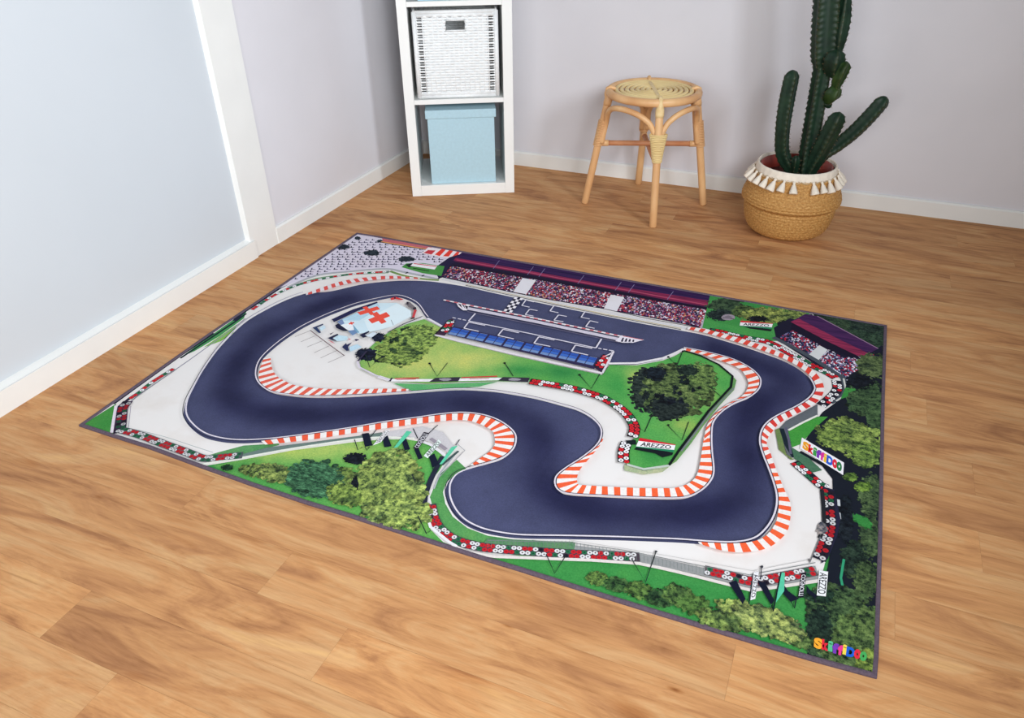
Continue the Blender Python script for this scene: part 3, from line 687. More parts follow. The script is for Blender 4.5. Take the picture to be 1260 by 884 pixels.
# bushes along the front edge
for x, y, rx, ry, c in ((735, 714, 13, 8, (104, 134, 70)), (760, 722, 16, 8, (70, 104, 60)), (788, 729, 18, 10, (92, 122, 64)), (812, 738, 16, 10, (60, 92, 56)), (836, 735, 20, 12, (98, 128, 70)), (855, 747, 20, 11, (86, 120, 62)), (905, 755, 24, 14, (148, 164, 92)), (935, 765, 34, 16, (160, 172, 104)), (965, 776, 24, 14, (152, 164, 98)), (885, 765, 26, 10, (130, 152, 84))):
    PR.blob(x, y, rx, ry, c, 3, bits=30, rot=.25)
# flag banners with their cast shadows printed
def banner(quad, rgb, text=None, tc=None, bold=.012):
    PR.pp(quad, rgb)
    if text: PR.text(text, quad, [tc], bold=bold, pad=.08)
z5 = lambda *p: Z(860, 640, 5.25, *p)
for q in (((190, 415), (240, 400), (300, 520), (280, 555)), ((370, 400), (425, 415), (485, 530), (465, 560)), ((543, 425), (575, 470), (645, 520), (590, 540), (545, 490)), ((690, 430), (720, 470), (765, 500), (745, 515), (695, 480))): PR.pp(z5(*q), (16, 22, 42))
for l in (((465, 560), (478, 600), (490, 540)), ((590, 535), (615, 580), (628, 510)), ((320, 555), (350, 360)), ((745, 515), (755, 545))): PR.line(z5(*l), .0022, (30, 34, 44))
PR.line(z5((403, 312), (396, 395)), .002, (60, 60, 70)); PR.blob(937, 699.5, 2, 1.6, (50, 50, 60), 0, bits=0)
banner(z5((388, 340), (352, 345), (322, 530), (350, 530))[:0] or z5((385, 345), (362, 520), (330, 530), (352, 350)), (232, 232, 236), 'AREZZO', (30, 30, 40))
banner(z5((553, 350), (548, 470), (495, 545), (528, 350)), (88, 196, 158)); PR.line(z5((528, 350), (478, 590)), .0025, (20, 30, 38))
banner(z5((692, 352), (672, 512), (636, 515), (660, 350)), (24, 24, 38), 'COGNOLLI', (232, 232, 236), .012)
banner(z5((832, 345), (817, 505), (758, 498), (775, 335)), (236, 238, 240), 'AREZZO', (24, 24, 36), .012)
z7 = lambda *p: Z(420, 500, 7, *p)
PR.line(z7((770, 290), (905, 385)), .010, (150, 142, 152))
for q in (((178, 250), (238, 242), (272, 350), (205, 362)), ((355, 290), (400, 265), (435, 358), (372, 366)), ((522, 305), (560, 290), (595, 385), (545, 392)), ((628, 385), (665, 370), (702, 460), (665, 472)), ((755, 445), (802, 420), (842, 510), (785, 545))): PR.pp(z7(*q), (16, 24, 44))
for l in (((115, 300), (145, 390), (185, 365)), ((205, 362), (222, 395), (245, 362)), ((545, 392), (555, 412), (580, 388)), ((785, 545), (800, 570), (830, 540)), ((620, 205), (660, 290)), ((755, 245), (832, 175)), ((985, 350), (1020, 300)), ((250, 280), (305, 215)), ((610, 600), (640, 670)), ((665, 745), (690, 745))): PR.line(z7(*l), .0024, (34, 40, 48))
banner(z7((272, 352), (385, 215), (422, 215), (345, 322)), (236, 236, 238), 'AREZZO', (60, 60, 66))
banner(z7((452, 372), (565, 225), (608, 234), (485, 368)), (92, 200, 160)); banner(z7((618, 378), (712, 235), (760, 245), (660, 385)), (34, 28, 42), 'COGNOLLI', (220, 220, 226))
banner(z7((710, 440), (838, 300), (862, 322), (745, 462)), (225, 238, 232), 'AREZZO', (20, 22, 34), .015); banner(z7((845, 515), (950, 365), (1003, 352), (872, 512)), (92, 200, 160))
PR.line(z7((870, 520), (1010, 400)), .006, (60, 80, 80)); PR.line(z7((830, 640), (990, 470), (1065, 395), (990, 330)), .0018, (160, 160, 165))
for pts in ([(672, 684), (682.5, 708), (696, 686)], [(777, 690), (794, 719), (807, 681)], [(514.5, 637), (525, 659), (530, 655)]): PR.line(pts, .0022, (32, 42, 44))
PR.blob(807, 681, 1.8, 1.4, (40, 45, 50), 0, bits=0)
# ---- infield
PR.pp([(522, 394.5), (543, 405), (535.5, 415), (560, 422), (588.6, 429), (634, 440), (679, 450), (741, 463.5), (750, 451), (783, 451.5), (815.7, 445.5), (830, 440), (841, 434), (862, 440), (885, 450.5), (901.5, 465), (899, 480), (872, 509), (836, 556), (823, 575.5), (792, 580.5), (770, 573), (768, 552), (782, 540), (781, 526), (766, 504), (740, 488), (700, 478), (651, 472), (613, 471), (567, 472), (528, 474), (482, 471), (462, 463), (445, 456), (443, 448), (447, 437), (470, 416), (485, 407), (502, 400)], GR2, 4)
PR.field([(522, 394.5), (543, 405), (535.5, 415), (560, 422), (588.6, 429), (634, 440), (679, 450), (741, 463.5), (750, 451), (783, 451.5), (815.7, 445.5), (830, 440), (841, 434), (862, 440), (885, 450.5), (901.5, 465), (899, 480), (872, 509), (836, 556), (823, 575.5), (792, 580.5), (770, 573), (768, 552), (782, 540), (781, 526), (766, 504), (740, 488), (700, 478), (651, 472), (613, 471), (567, 472), (528, 474), (482, 471), (462, 463), (445, 456), (443, 448), (447, 437), (470, 416), (485, 407), (502, 400)], drift((86, 162, 82), [(500, 450, 62, 22, (190, 196, 112)), (575, 445, 60, 22, (186, 196, 112)), (530, 415, 50, 22, (180, 194, 108)), (600, 462, 26, 7, (130, 178, 96)), (640, 458, 20, 8, (60, 142, 74)), (690, 460, 26, 8, (52, 132, 70)), (784, 468, 14, 14, (178, 190, 104)), (840, 524, 22, 12, (146, 176, 90)), (870, 490, 14, 16, (130, 170, 86)), (805, 560, 22, 12, (56, 138, 68)), (845, 446, 16, 6, (76, 158, 74)), (760, 476, 14, 10, (64, 150, 74))]), 4, .02)
PR.pp([(901.5, 465), (906, 470), (903, 482), (886, 500), (866, 525), (850, 548), (832, 570), (823, 575.5), (836, 556), (872, 509), (899, 480)], (112, 156, 96), 4)
PR.pp([(484, 473.5), (528, 475), (567, 473.5), (612, 472), (590, 477.5), (560, 479.5), (508, 483)], (96, 170, 110), 4)
PR.pp([(768, 574), (792, 581.5), (824, 576), (815, 583), (792, 586), (768, 581)], (178, 184, 150), 4)
PR.blob(452, 438, 14, 8, (26, 32, 56), 3); PR.blob(470, 443, 13, 5, (22, 34, 40), 3); PR.blob(466, 417, 9, 6, (34, 40, 66), 3, bits=14); PR.blob(492, 447, 12, 4, (28, 44, 40), 3); PR.blob(503, 408, 10, 4, (32, 56, 40), 3)
PR.blob(497, 429, 33, 22, (138, 160, 84), 3, bits=60, rag=.2, rot=-.2); PR.blob(518, 416, 22, 15, (142, 166, 88), 3)
PR.blob(800, 482, 26, 27, (44, 56, 54), 3, bits=60); PR.blob(834, 482, 40, 30, (92, 110, 68), 3, bits=110, rag=.24, bit=.2); PR.blob(822, 505, 24, 15, (40, 50, 50), 3); PR.blob(860, 468, 22, 20, (108, 132, 76), 3, bits=50); PR.blob(806, 462, 14, 9, (22, 32, 44), 3); PR.blob(846, 458, 13, 7, (40, 56, 50), 3)
for _ in range(22): PR.blob(random.uniform(792, 862), random.uniform(462, 506), random.uniform(2.5, 6), random.uniform(2, 4.5), random.choice([(18, 26, 40), (24, 34, 40), (120, 138, 84), (30, 42, 44)]), 3, bits=8, rag=.4)
for _ in range(8): PR.blob(random.uniform(478, 515), random.uniform(412, 442), random.uniform(2.5, 5), random.uniform(1.8, 3.2), random.choice([(40, 60, 44), (60, 84, 54), (170, 190, 110)]), 3, bits=8, rag=.4)
# barrier adverts
PR.line([(466, 466), (480, 470.5), (528, 470.8), (567, 470), (613, 469), (651, 470.6)], .013, (236, 232, 236))
PR.line([(486, 468.6), (516, 467.6)], .005, (205, 50, 60)); PR.line([(568, 467.3), (612, 465.6)], .005, (205, 50, 60))
for a in (((528, 472.6), (536, 467.6), (567, 466.6), (564, 472)), ((613, 471), (619, 466.6), (652, 467.4), (650, 473)), ((478, 472), (482, 467.4), (484, 467.6), (481, 472))): PR.pp(a, (50, 46, 60))
for c in ((548, 469.6), (633, 469.6)): PR.blob(c[0], c[1], 8, 1.8, (150, 146, 156), 0, bits=0)
for a in ((500, 470), (590, 469)): PR.line([(a[0]-12, a[1]), (a[0]+12, a[1]-.6)], .003, (200, 90, 100))
PR.tyres([(652, 472), (679, 476), (707, 481.5), (735.7, 490), (751, 497.5), (764, 506), (774, 516), (780.5, 529), (778, 541)], 'rrwrrrrwwwrrwwrwwrrrwwwwrwrr', d=.0130, shade=(35, 22, 30))
PR.tyres([(771, 547), (767, 559), (767.5, 572)], 'wwrwrw', d=.013, shade=(20, 22, 30)); PR.pp([(769, 545), (782, 544), (783, 550), (775, 550)], (18, 28, 32))
# white wall and dark fence of the infield
PR.line([(748.6, 450), (783, 449.6), (815.7, 443.4), (829, 438), (841, 432)], .010, (226, 222, 226)); PR.line([(841, 434), (862, 440.5), (884, 451.2), (901, 465.5), (899, 479), (871.4, 508.6), (836, 556), (823, 575.5)], .0065, (14, 22, 26)); PR.line([(903, 480), (874, 510), (838, 558)], .004, (120, 128, 130))
PR.line([(771, 574.5), (792, 580.3), (823, 576)], .0075, (190, 200, 190)); PR.line([(526, 394), (535, 399), (544.5, 404.5)], .009, (226, 222, 230)); PR.line([(500, 401), (521, 393.4)], .005, (225, 225, 228))
billboard_q = [(787, 541.6), (831, 550), (828.5, 559.5), (782, 553)]
PR.pp([(784, 552), (828, 560), (827, 563), (815, 566), (806, 561), (780, 556)], (16, 24, 30)); billboard(billboard_q, 'AREZZO')
for pts in ([(782, 526), (793, 534.5), (801, 516)], [(822, 527), (839, 544.5), (847, 522)], [(822, 442), (832.5, 453), (840, 434)], [(873, 479), (886, 490)], [(450, 439), (455.5, 455), (469, 442)], [(529, 450), (538, 466), (551, 449)], [(621, 449), (631.5, 465.5)], [(713, 464), (727.5, 481), (738, 463)]): PR.line(pts, .0024, (28, 48, 42))
for p_ in ((713, 464), (822, 442), (840, 435), (529, 450), (621, 449.5), (822, 526)): PR.blob(p_[0], p_[1], 1.7, 1.2, (22, 28, 30), 0, bits=0)
# ---- pit lane
PR.pp([(551, 414), (557, 404), (738, 443), (731, 457)], (48, 42, 76)); PR.line([(535.5, 414.5), (560, 421), (588.6, 428), (634, 438.7), (679, 448.5), (741, 462)], .010, (224, 216, 222))
A0, A1, B0, B1 = Vector((557.5, 405.5)), Vector((737, 443.8)), Vector((551, 413.5)), Vector((731.5, 453))
PR.up()
for k in range(8):
    for h in range(2):
        u0, u1 = (k+h*.46+.02)/8, (k+h*.46+.44)/8
        for (t0, t1, c) in ((0, .30, (48, 86, 172)), (.34, .66, (60, 104, 190)), (.68, 1, (112, 140, 190))):
            q = [A0.lerp(A1, u).lerp(B0.lerp(B1, u), t) for u, t in ((u0, t0), (u1, t0), (u1, t1), (u0, t1))]; PR.pp([tuple(p) for p in q], c, up=False)
    PR.line([tuple(A0.lerp(A1, (k+.5)/8)), tuple(A0.lerp(A1, (k+.9)/8))], .0025, (150, 165, 205), up=False)
WL = (218, 214, 226)
z52 = lambda *p: Z(520, 370, 7, *p)
z65 = lambda *p: Z(650, 390, 7, *p)
PR.line(z52((455, 128), (397, 193)), .005, WL); PR.line([(576.7, 397.6), (650, 412.6), (733, 430.9)], .0048, WL); PR.line([(733, 431), (740, 419.7)], .005, WL)
for q in (z52((540, 232), (397, 203), (357, 255), (485, 283)), z52((830, 295), (693, 265), (650, 318), (785, 348)), z52((1135, 358), (1000, 330), (960, 385), (1100, 413)), z65((550, 290), (405, 262), (372, 315), (515, 348))):
    for a, b_ in zip(q[:-1], q[1:]): PR.line([a, b_], .0045, WL)
for a, b_ in (((557, 393.4), (561, 394.2)), ((563.5, 394.7), (567.5, 395.5)), ((569.5, 396), (573.5, 396.8)), ((736, 431.2), (740, 432)), ((742, 432.4), (747, 433.2)), ((749, 433.6), (755, 434.6))): PR.line([a, b_], .0045, WL)
PR.pp([(535, 414), (553, 395.5), (558.5, 395), (556, 406), (547, 416)], (60, 40, 60)); PR.tyres([(546, 411.5), (556, 397)], 'rwgr', rows=2, d=.012); PR.line([(545, 404), (536, 414)], .004, (20, 20, 25))
PR.pp([(755, 435), (741, 462), (731, 455), (738, 445)], (50, 36, 60)); PR.tyres([(736, 455), (748, 440)], 'rwr', rows=2, d=.013); PR.line([(752, 435.6), (755, 435.2), (741, 462)], .006, (222, 216, 224)); PR.pp([(740, 443), (753, 436.2), (751, 439)], (226, 220, 228))
# pit wall
PR.line([(575, 382), (660, 398.6), (762, 420.4)], .0165, (206, 200, 214)); PR.line([(575, 386), (660, 402.6), (762, 424)], .0025, (120, 112, 135))
PR.line([(546, 371.6), (574, 377.6)], .007, (232, 224, 228)); PR.pp([(561, 374), (577, 379), (575, 384.6), (570, 384.6), (564, 380)], (228, 222, 230)); PR.pp([(563, 376), (567, 377), (569, 382)], (50, 40, 60)); PR.pp([(568, 377), (571, 378), (573, 383)], (50, 40, 60))
PR.pp([(571.6, 378.4), (576, 379.6), (575, 384)], (30, 26, 45))
PR.line([(574, 377.6), (660, 394.6), (764, 416.6)], .008, (232, 226, 230))
seg = [(549+k*4.9, 372.4+k*4.9*.2045) for k in range(44)]; PR.line(seg, .0065, (198, 90, 100), dash=1)
PR.pp([(764.3, 415.4), (792.5, 421), (778.6, 424.6), (766, 424.6), (757, 422.4)], (228, 222, 232)); PR.up()
for t in range(4): x = 763.5+t*4.6; PR.pp([(x, 423.2), (x+2.5-t*.4, 418.2+t*.8), (x+4.2-t*.4, 418.6+t*.8), (x+2.6, 423.6)], (44, 42, 62), up=False)
PR.line([(766, 416.2), (791, 421)], .003, (205, 90, 95))
# start line and grid boxes
Q = [Vector(p) for p in ((634, 367.8), (644.2, 369.6), (629.5, 387.4), (619.6, 385.2))]
PR.pp([tuple(q) for q in Q], (236, 232, 238)); PR.up()
for i in range(3):
    for j in range(7):
        if (i+j) % 2: PR.pp([tuple(Q[0].lerp(Q[1], u).lerp(Q[3].lerp(Q[2], u), t)) for u, t in ((i/3, j/7), ((i+1)/3, j/7), ((i+1)/3, (j+1)/7), (i/3, (j+1)/7))], (36, 34, 56), up=False)
z66 = lambda *p: Z(660, 310, 7, *p)
for q in (Z(500, 290, 7, (1100, 590), (1030, 572), (995, 620), (1062, 635)), Z(500, 290, 7, (1130, 665), (1062, 652), (1025, 698), (1095, 712)), z66((220, 495), (150, 482), (118, 528), (190, 543)), z66((262, 575), (190, 562), (152, 608), (232, 620)), z66((490, 548), (418, 533), (385, 582), (458, 597)), z66((532, 628), (462, 612), (425, 662), (500, 678))):
    for a, b_ in zip(q[:-1], q[1:]): PR.line([a, b_], .0042, WL)
# ---- medical centre and cars
zm = lambda *p: Z(360, 360, 7, *p)
PR.pp(zm((395, 265), (560, 190), (730, 110), (900, 108), (1020, 175), (1025, 225), (860, 312), (720, 350), (570, 375), (480, 320), (400, 300)), (206, 228, 238), 2)
PR.pp(zm((560, 190), (730, 108), (760, 150), (580, 260), (400, 262)), (180, 212, 228)); PR.pp(zm((620, 260), (900, 112), (1020, 175), (1025, 225), (860, 310), (660, 360)), (220, 236, 242), 2)
PR.pp(zm((340, 250), (520, 165), (730, 97), (735, 108), (560, 180), (360, 275)), (36, 38, 76))
PR.pp(zm((370, 300), (400, 285), (470, 340), (490, 350), (440, 350), (380, 325)), (28, 30, 58)); PR.pp(zm((385, 270), (430, 250), (450, 285), (420, 300)), (120, 140, 180))
PR.pp(zm((415, 300), (520, 280), (560, 350), (480, 345)), (236, 240, 244)); PR.pp(zm((520, 290), (580, 365), (540, 370)), (120, 165, 190)); PR.pp(zm((480, 350), (540, 340), (560, 365), (520, 390)), (110, 140, 180))
RC = (232, 82, 66)
def cross(c, a, b_, w, v_):
    c, a, b_ = Vector(c), Vector(a), Vector(b_)
    for d, e in ((a, b_), (b_, a)):
        e2 = e.normalized()*w; PR.pp(zm(tuple(c-d-e2), tuple(c+d-e2), tuple(c+d+e2), tuple(c-d+e2)), RC)
cross((658, 176), (85, -26), (36, 34), 18, 0); cross((748, 237), (78, -32), (42, 44), 24, 0); cross((510, 284), (22, -6), (6, 12), 6, 0)
for q, c in ((((175, 322), (265, 288), (268, 298), (215, 322), (250, 365), (232, 370)), (44, 60, 96)), (((230, 325), (275, 300), (290, 325), (250, 350)), (200, 222, 234)), (((305, 412), (390, 375), (400, 385), (350, 410), (385, 440), (330, 425)), (34, 38, 70)), (((350, 415), (400, 385), (480, 400), (470, 430), (390, 440)), (196, 224, 236)), (((428, 490), (465, 455), (470, 470), (515, 450), (480, 490), (490, 520), (470, 525)), (40, 46, 84)), (((490, 490), (560, 465), (600, 490), (500, 530)), (190, 218, 234)), (((580, 385), (660, 350), (665, 360), (625, 385), (645, 400), (610, 410)), (36, 38, 66)), (((630, 390), (700, 360), (730, 375), (680, 410)), (214, 226, 236)), (((310, 350), (325, 375), (360, 360), (330, 385)), (70, 64, 84)), (((535, 425), (550, 420), (580, 425), (550, 440)), (60, 56, 84)), (((310, 430), (340, 440), (370, 460), (340, 450)), (220, 120, 130)), (((480, 420), (500, 415), (505, 425), (490, 430)), (226, 150, 150))): PR.pp(zm(*q), c)
PR.line(zm((155, 345), (300, 455), (450, 565)), .0028, (96, 66, 70))
for a, b_ in (((165, 345), (25, 400)), ((205, 390), (75, 445)), ((262, 435), (130, 490)), ((320, 480), (190, 540)), ((385, 520), (245, 585)), ((445, 565), (310, 625))): PR.line(zm(a, b_), .0016, (120, 108, 112))
PR.line(zm((1120, 225), (960, 290), (820, 365)), .004, (70, 66, 80)); PR.line(zm((640, 525), (565, 612)), .006, (50, 46, 70)); PR.line(zm((850, 255), (870, 300)), .0016, (120, 130, 140)); PR.line(zm((560, 612), (580, 665), (720, 735), (840, 775)), .006, (214, 206, 218))
for q, c in ((((845, 70), (885, 55), (960, 78), (940, 84), (890, 75), (850, 85)), (206, 60, 62)), (((875, 60), (890, 58), (890, 74), (878, 74)), (36, 30, 50)), (((985, 100), (1010, 100), (1065, 150), (1050, 175), (1000, 140), (975, 120)), (120, 112, 116)), (((985, 100), (1000, 98), (1000, 125), (985, 120)), (40, 36, 48)), (((1035, 150), (1065, 145), (1070, 165), (1045, 170)), (40, 36, 48)), (((1050, 165), (1072, 170), (1050, 240), (1030, 235)), (200, 70, 76)), (((1015, 240), (1050, 232), (1055, 245), (1025, 250)), (60, 56, 60))): PR.pp(zm(*q), c)
# ---- kerbs
PR.kerb([(324.8, 444), (320, 458), (319, 467), (321.5, 475.5), (330.7, 482.9), (340, 486.4), (352.9, 487.8), (365, 488.8), (376.4, 489.4), (389.3, 489.4), (402.9, 489.2), (416.4, 488.8), (430, 488.4)], [(333.6, 442.5), (334.6, 453), (338.3, 462), (344, 468), (351.4, 472), (358.6, 475.7), (367.9, 477.9), (377.9, 479.3), (389.3, 480.7), (400.7, 481.4), (412, 482), (424.3, 482.1), (436.4, 482.1)], 14, red=(222, 96, 78))
PR.kerb([(430, 488.4), (470, 486.4), (503, 484)], [(436.4, 482.1), (472, 481.4), (503, 481.8)], 6, red=(222, 96, 78))
PR.kerb([(322, 546), (379, 538), (427, 531), (474, 523), (514, 517.3), (560, 512)], [(327, 550.5), (379, 545), (427, 537.5), (474, 530.5), (514, 525), (560, 520)], 16)
PR.kerb([(560, 512), (580, 512.4), (597, 515.5), (611, 521), (623, 527.6), (632, 536.5), (633, 545), (630, 555), (620, 563.8), (605.7, 569.4), (585.7, 575.9), (580, 577.2)], [(560, 520), (577, 521), (590, 525), (600, 530), (606, 534), (608.6, 540), (608.8, 544), (608.6, 551), (603, 558.6), (594, 565), (583, 573), (579.5, 575)], 12, red=(235, 94, 58))
PR.kerb([(741, 541), (734, 553), (717, 567), (697, 580), (686, 590), (685, 600), (691, 607)], [(743, 541.5), (739, 550), (729, 563), (714.5, 580), (710.2, 590), (710, 595), (711, 598.5)], 7, red=(236, 96, 58))
PR.kerb([(691, 607), (706, 610.2), (743, 612.2), (786, 614.2), (829, 615)], [(711, 598.5), (714, 600), (743, 602), (786, 604), (827, 604.2)], 9, red=(240, 98, 56))
PR.kerb([(829, 615), (846, 613), (860, 606.5), (871, 596), (876, 583), (875, 570), (874, 555), (873.5, 540)], [(827, 604.2), (838, 602), (847, 598), (855, 591), (859.3, 581), (861.3, 570), (863.5, 556), (865.5, 541)], 9, red=(240, 98, 56))
PR.kerb([(873.5, 540), (876, 521.7), (887, 508.7), (902.4, 498.3), (920.6, 490.5), (930.5, 482.7)], [(865.5, 546), (869, 528), (879, 513), (894, 501), (911, 491.5), (918, 484)], 8)
PR.kerb([(930.5, 482.7), (934, 474), (932, 466), (921, 455.7), (900, 445), (871, 437), (841, 431)], [(918, 484), (920, 477), (919, 470), (910, 457.5), (889, 448), (864, 439.6), (841, 433.8)], 10)
PR.kerb([(845, 408), (866, 412.3), (892, 419.8), (918, 427.8), (944, 436.8), (965, 445)], [(847, 405), (870, 408.5), (897, 415.5), (923, 423), (947, 432), (967, 440)], 11, red=(222, 76, 62))
PR.kerb([(965, 445), (983, 455), (996, 466), (1001.5, 475), (1002.8, 483)], [(967, 440), (986, 449.5), (1001, 460), (1010.5, 472), (1014, 483)], 5, red=(225, 72, 58))
PR.kerb([(1002.8, 483), (996, 493), (980.5, 503.5), (957, 515), (944, 524.3)], [(1014, 483), (1006, 497), (985.5, 509.5), (961.5, 522), (952, 531)], 7, red=(214, 60, 55))
PR.kerb([(944, 524.3), (937.5, 534.7), (936, 548), (940, 563), (948, 583)], [(953, 531), (945, 541), (943, 550), (947, 560), (955, 583)], 6, red=(226, 82, 66))
PR.kerb([(948, 583), (955.5, 606), (957.5, 622), (955.5, 641), (951, 651.5), (945, 659.5), (934.8, 667), (920, 671), (907, 672), (891, 672.3), (873, 671.3), (858, 670)], [(955, 583), (964, 605), (972, 624), (971, 646), (967, 659), (957.5, 669), (945, 677.5), (928, 682), (910.5, 683.4), (892.5, 682), (876, 678), (860, 673)], 14, red=(240, 98, 56))

PR.kerb([(377, 366), (397, 361), (420, 353.8), (445.7, 349), (474, 346.2), (496, 345.6), (517, 346)], [(377, 364), (396, 356.8), (418, 349.5), (442, 345), (474, 342.3), (495, 342.8), (517, 344.6)], 14, red=(214, 84, 78), base=(226, 220, 222))
# edge lines: dark hairline outside, white line inside
def edge_line(pl, side, w=.0042):
    pl = [tuple(p) for p in pl]
    PR.line(pl, .0022, (30, 30, 52), world=True, off=0); PR.line(pl, w, (214, 206, 216), world=True, off=side*w*.9)
no = len(W_out)
PR.line(W_out[5*19:5*79], .0020, (34, 34, 56), world=True)
def orient(poly): return sum(poly[i-1][0]*poly[i][1]-poly[i][0]*poly[i-1][1] for i in range(len(poly)))
sgn = 1 if orient(W_out) > 0 else -1
full = W_out[5*41:5*79]
def shifted(pl, d):
    P = [Vector(p) for p in pl]; out = []
    for i in range(len(P)):
        t = (P[min(i+1, len(P)-1)]-P[max(0, i-1)]).normalized(); out.append(tuple(P[i]+Vector((-t.y, t.x))*d))
    return out
knots = [(19, .003), (41, .0035), (44, .0065), (47, .0105), (50, .0065), (52, .0035), (65, .0035), (67, .0055), (69, .0085), (71, .0085), (74, .003), (79, .002)]
def var_off(t):
    for (a, u), (b_, v_) in zip(knots[:-1], knots[1:]):
        if a <= t <= b_: return u+(v_-u)*(t-a)/(b_-a)
    return knots[-1][1]
seg_ = W_out[5*19:5*79]; sp_ = [shifted(seg_, sgn*var_off(19+i/5))[i] for i in range(len(seg_))]
PR.line(sp_, .0040, (218, 212, 222), world=True)
isg = -1 if orient(W_in) > 0 else 1
nin = len(catmull(inner[i1:]+inner[:i0+1], 5))
PR.line(shifted(W_in[:nin], isg*.0035), .0036, (220, 212, 222), world=True); PR.line(shifted(W_in[:nin], isg*.0002), .0018, (44, 40, 60), world=True)
# logo in the corner
lg = Z(980, 770, 10.5, (222, 185), (900, 380), (880, 500), (215, 325))
LQ = [Vector(p) for p in lg]
logo(LQ, LOGO, [0, -.3, -.6, .4, .8, -1.2, 0, 0, .6])

# materials of the print
def print_mat(name, kind):
    m, nt, b = nmat(name); L = nt.links.new
    at_ = N(nt, 'ShaderNodeAttribute', attribute_name='Col'); tc = N(nt, 'ShaderNodeTexCoord')
    b.inputs['Roughness'].default_value = .85; b.inputs['Specular IOR Level'].default_value = .15
    def noise(scale, detail, rough=.6, st=None):
        n = N(nt, 'ShaderNodeTexNoise'); n.inputs['Scale'].default_value = scale; n.inputs['Detail'].default_value = detail; n.inputs['Roughness'].default_value = rough
        if st:
            mp = N(nt, 'ShaderNodeMapping'); mp.inputs['Scale'].default_value = st; L(tc.outputs['Object'], mp.inputs[0]); L(mp.outputs[0], n.inputs['Vector'])
        else: L(tc.outputs['Object'], n.inputs['Vector'])
        return n
    def mult(a, fac_sock, stops, amt=1.0):
        r = ramp(nt, stops); L(fac_sock, r.inputs[0]); mx = N(nt, 'ShaderNodeMix', data_type='RGBA', blend_type='MULTIPLY'); mx.inputs[0].default_value = amt
        L(a, mx.inputs[6]); L(r.outputs[0], mx.inputs[7]); return mx.outputs[2]
    g = lambda v: (v, v, v, 1)
    c = at_.outputs['Color']
    if kind == 'flat': c = mult(c, noise(160, 2).outputs['Fac'], [(.3, g(.90)), (.7, g(1.04))])
    if kind == 'asphalt': c = mult(c, noise(420, 3).outputs['Fac'], [(.3, g(.82)), (.7, g(1.14))]); c = mult(c, noise(9, 5).outputs['Fac'], [(.3, g(.84)), (.7, g(1.10))])
    if kind == 'concrete': c = mult(c, noise(7, 6, .6).outputs['Fac'], [(.28, (.93, .90, .87, 1)), (.5, (1, .99, .985, 1)), (.75, (1.0, 1.01, 1.01, 1))])
    if kind == 'leaf':
        c = mult(c, noise(95, 6, .72).outputs['Fac'], [(.38, (.08, .11, .22, 1)), (.47, (.50, .58, .55, 1)), (.56, (1.08, 1.08, .98, 1)), (.67, (1.7, 1.65, 1.55, 1))])
        c = mult(c, noise(24, 3, .6).outputs['Fac'], [(.33, (.32, .38, .5, 1)), (.46, (.95, .96, .95, 1)), (.7, (1.15, 1.12, 1.05, 1))])
    if kind == 'conifer':
        c = mult(c, noise(60, 5, .75, (1.0, 2.6, 1)).outputs['Fac'], [(.38, (.10, .14, .2, 1)), (.52, (.8, .85, .8, 1)), (.64, (2.0, 1.9, 1.8, 1))])
    if kind == 'grass':
        c = mult(c, noise(230, 4, .7).outputs['Fac'], [(.32, (.68, .78, .74, 1)), (.66, (1.18, 1.12, 1.08, 1))])
        c = mult(c, noise(16, 4, .6).outputs['Fac'], [(.3, (.66, .88, .82, 1)), (.5, g(1)), (.7, (1.25, 1.08, .95, 1))], .8)
    if kind == 'roof': c = mult(c, noise(30, 4, .6, (.25, 4, 1)).outputs['Fac'], [(.35, (.5, .55, .65, 1)), (.6, (1.25, 1.1, 1.05, 1))])
    L(c, b.inputs['Base Color'])
    wv = noise(900, 2); bp = N(nt, 'ShaderNodeBump'); bp.inputs['Strength'].default_value = .15; bp.inputs['Distance'].default_value = .0005
    L(wv.outputs['Fac'], bp.inputs['Height']); L(bp.outputs[0], b.inputs['Normal'])
    return m
rug = empty('play_rug', (0.97, .66, 0)); tag(rug, 'rectangular race track play rug with dark purple bound edge on the wood floor', 'rug')
inv = Vector((0.97, .66, 0))
me = bpy.data.meshes.new('printed_surface'); me.from_pydata([(x-inv.x, y-inv.y, z) for x, y, z in PR.v], [], PR.f)
for nm, kd in (('print_flat', 'flat'), ('print_asphalt', 'asphalt'), ('print_concrete', 'concrete'), ('print_foliage', 'leaf'), ('print_grass', 'grass'), ('print_roof', 'roof'), ('print_conifer', 'conifer')): me.materials.append(print_mat(nm, kd))
me.polygons.foreach_set('material_index', PR.m)
ca = me.color_attributes.new('Col', 'FLOAT_COLOR', 'CORNER')
ca.data.foreach_set('color', [x for c in PR.c for x in c]); me.update()
po = bpy.data.objects.new('printed_surface', me); COL.objects.link(po); po.parent = rug
po['label'] = 'printed aerial view of a motor racing circuit'
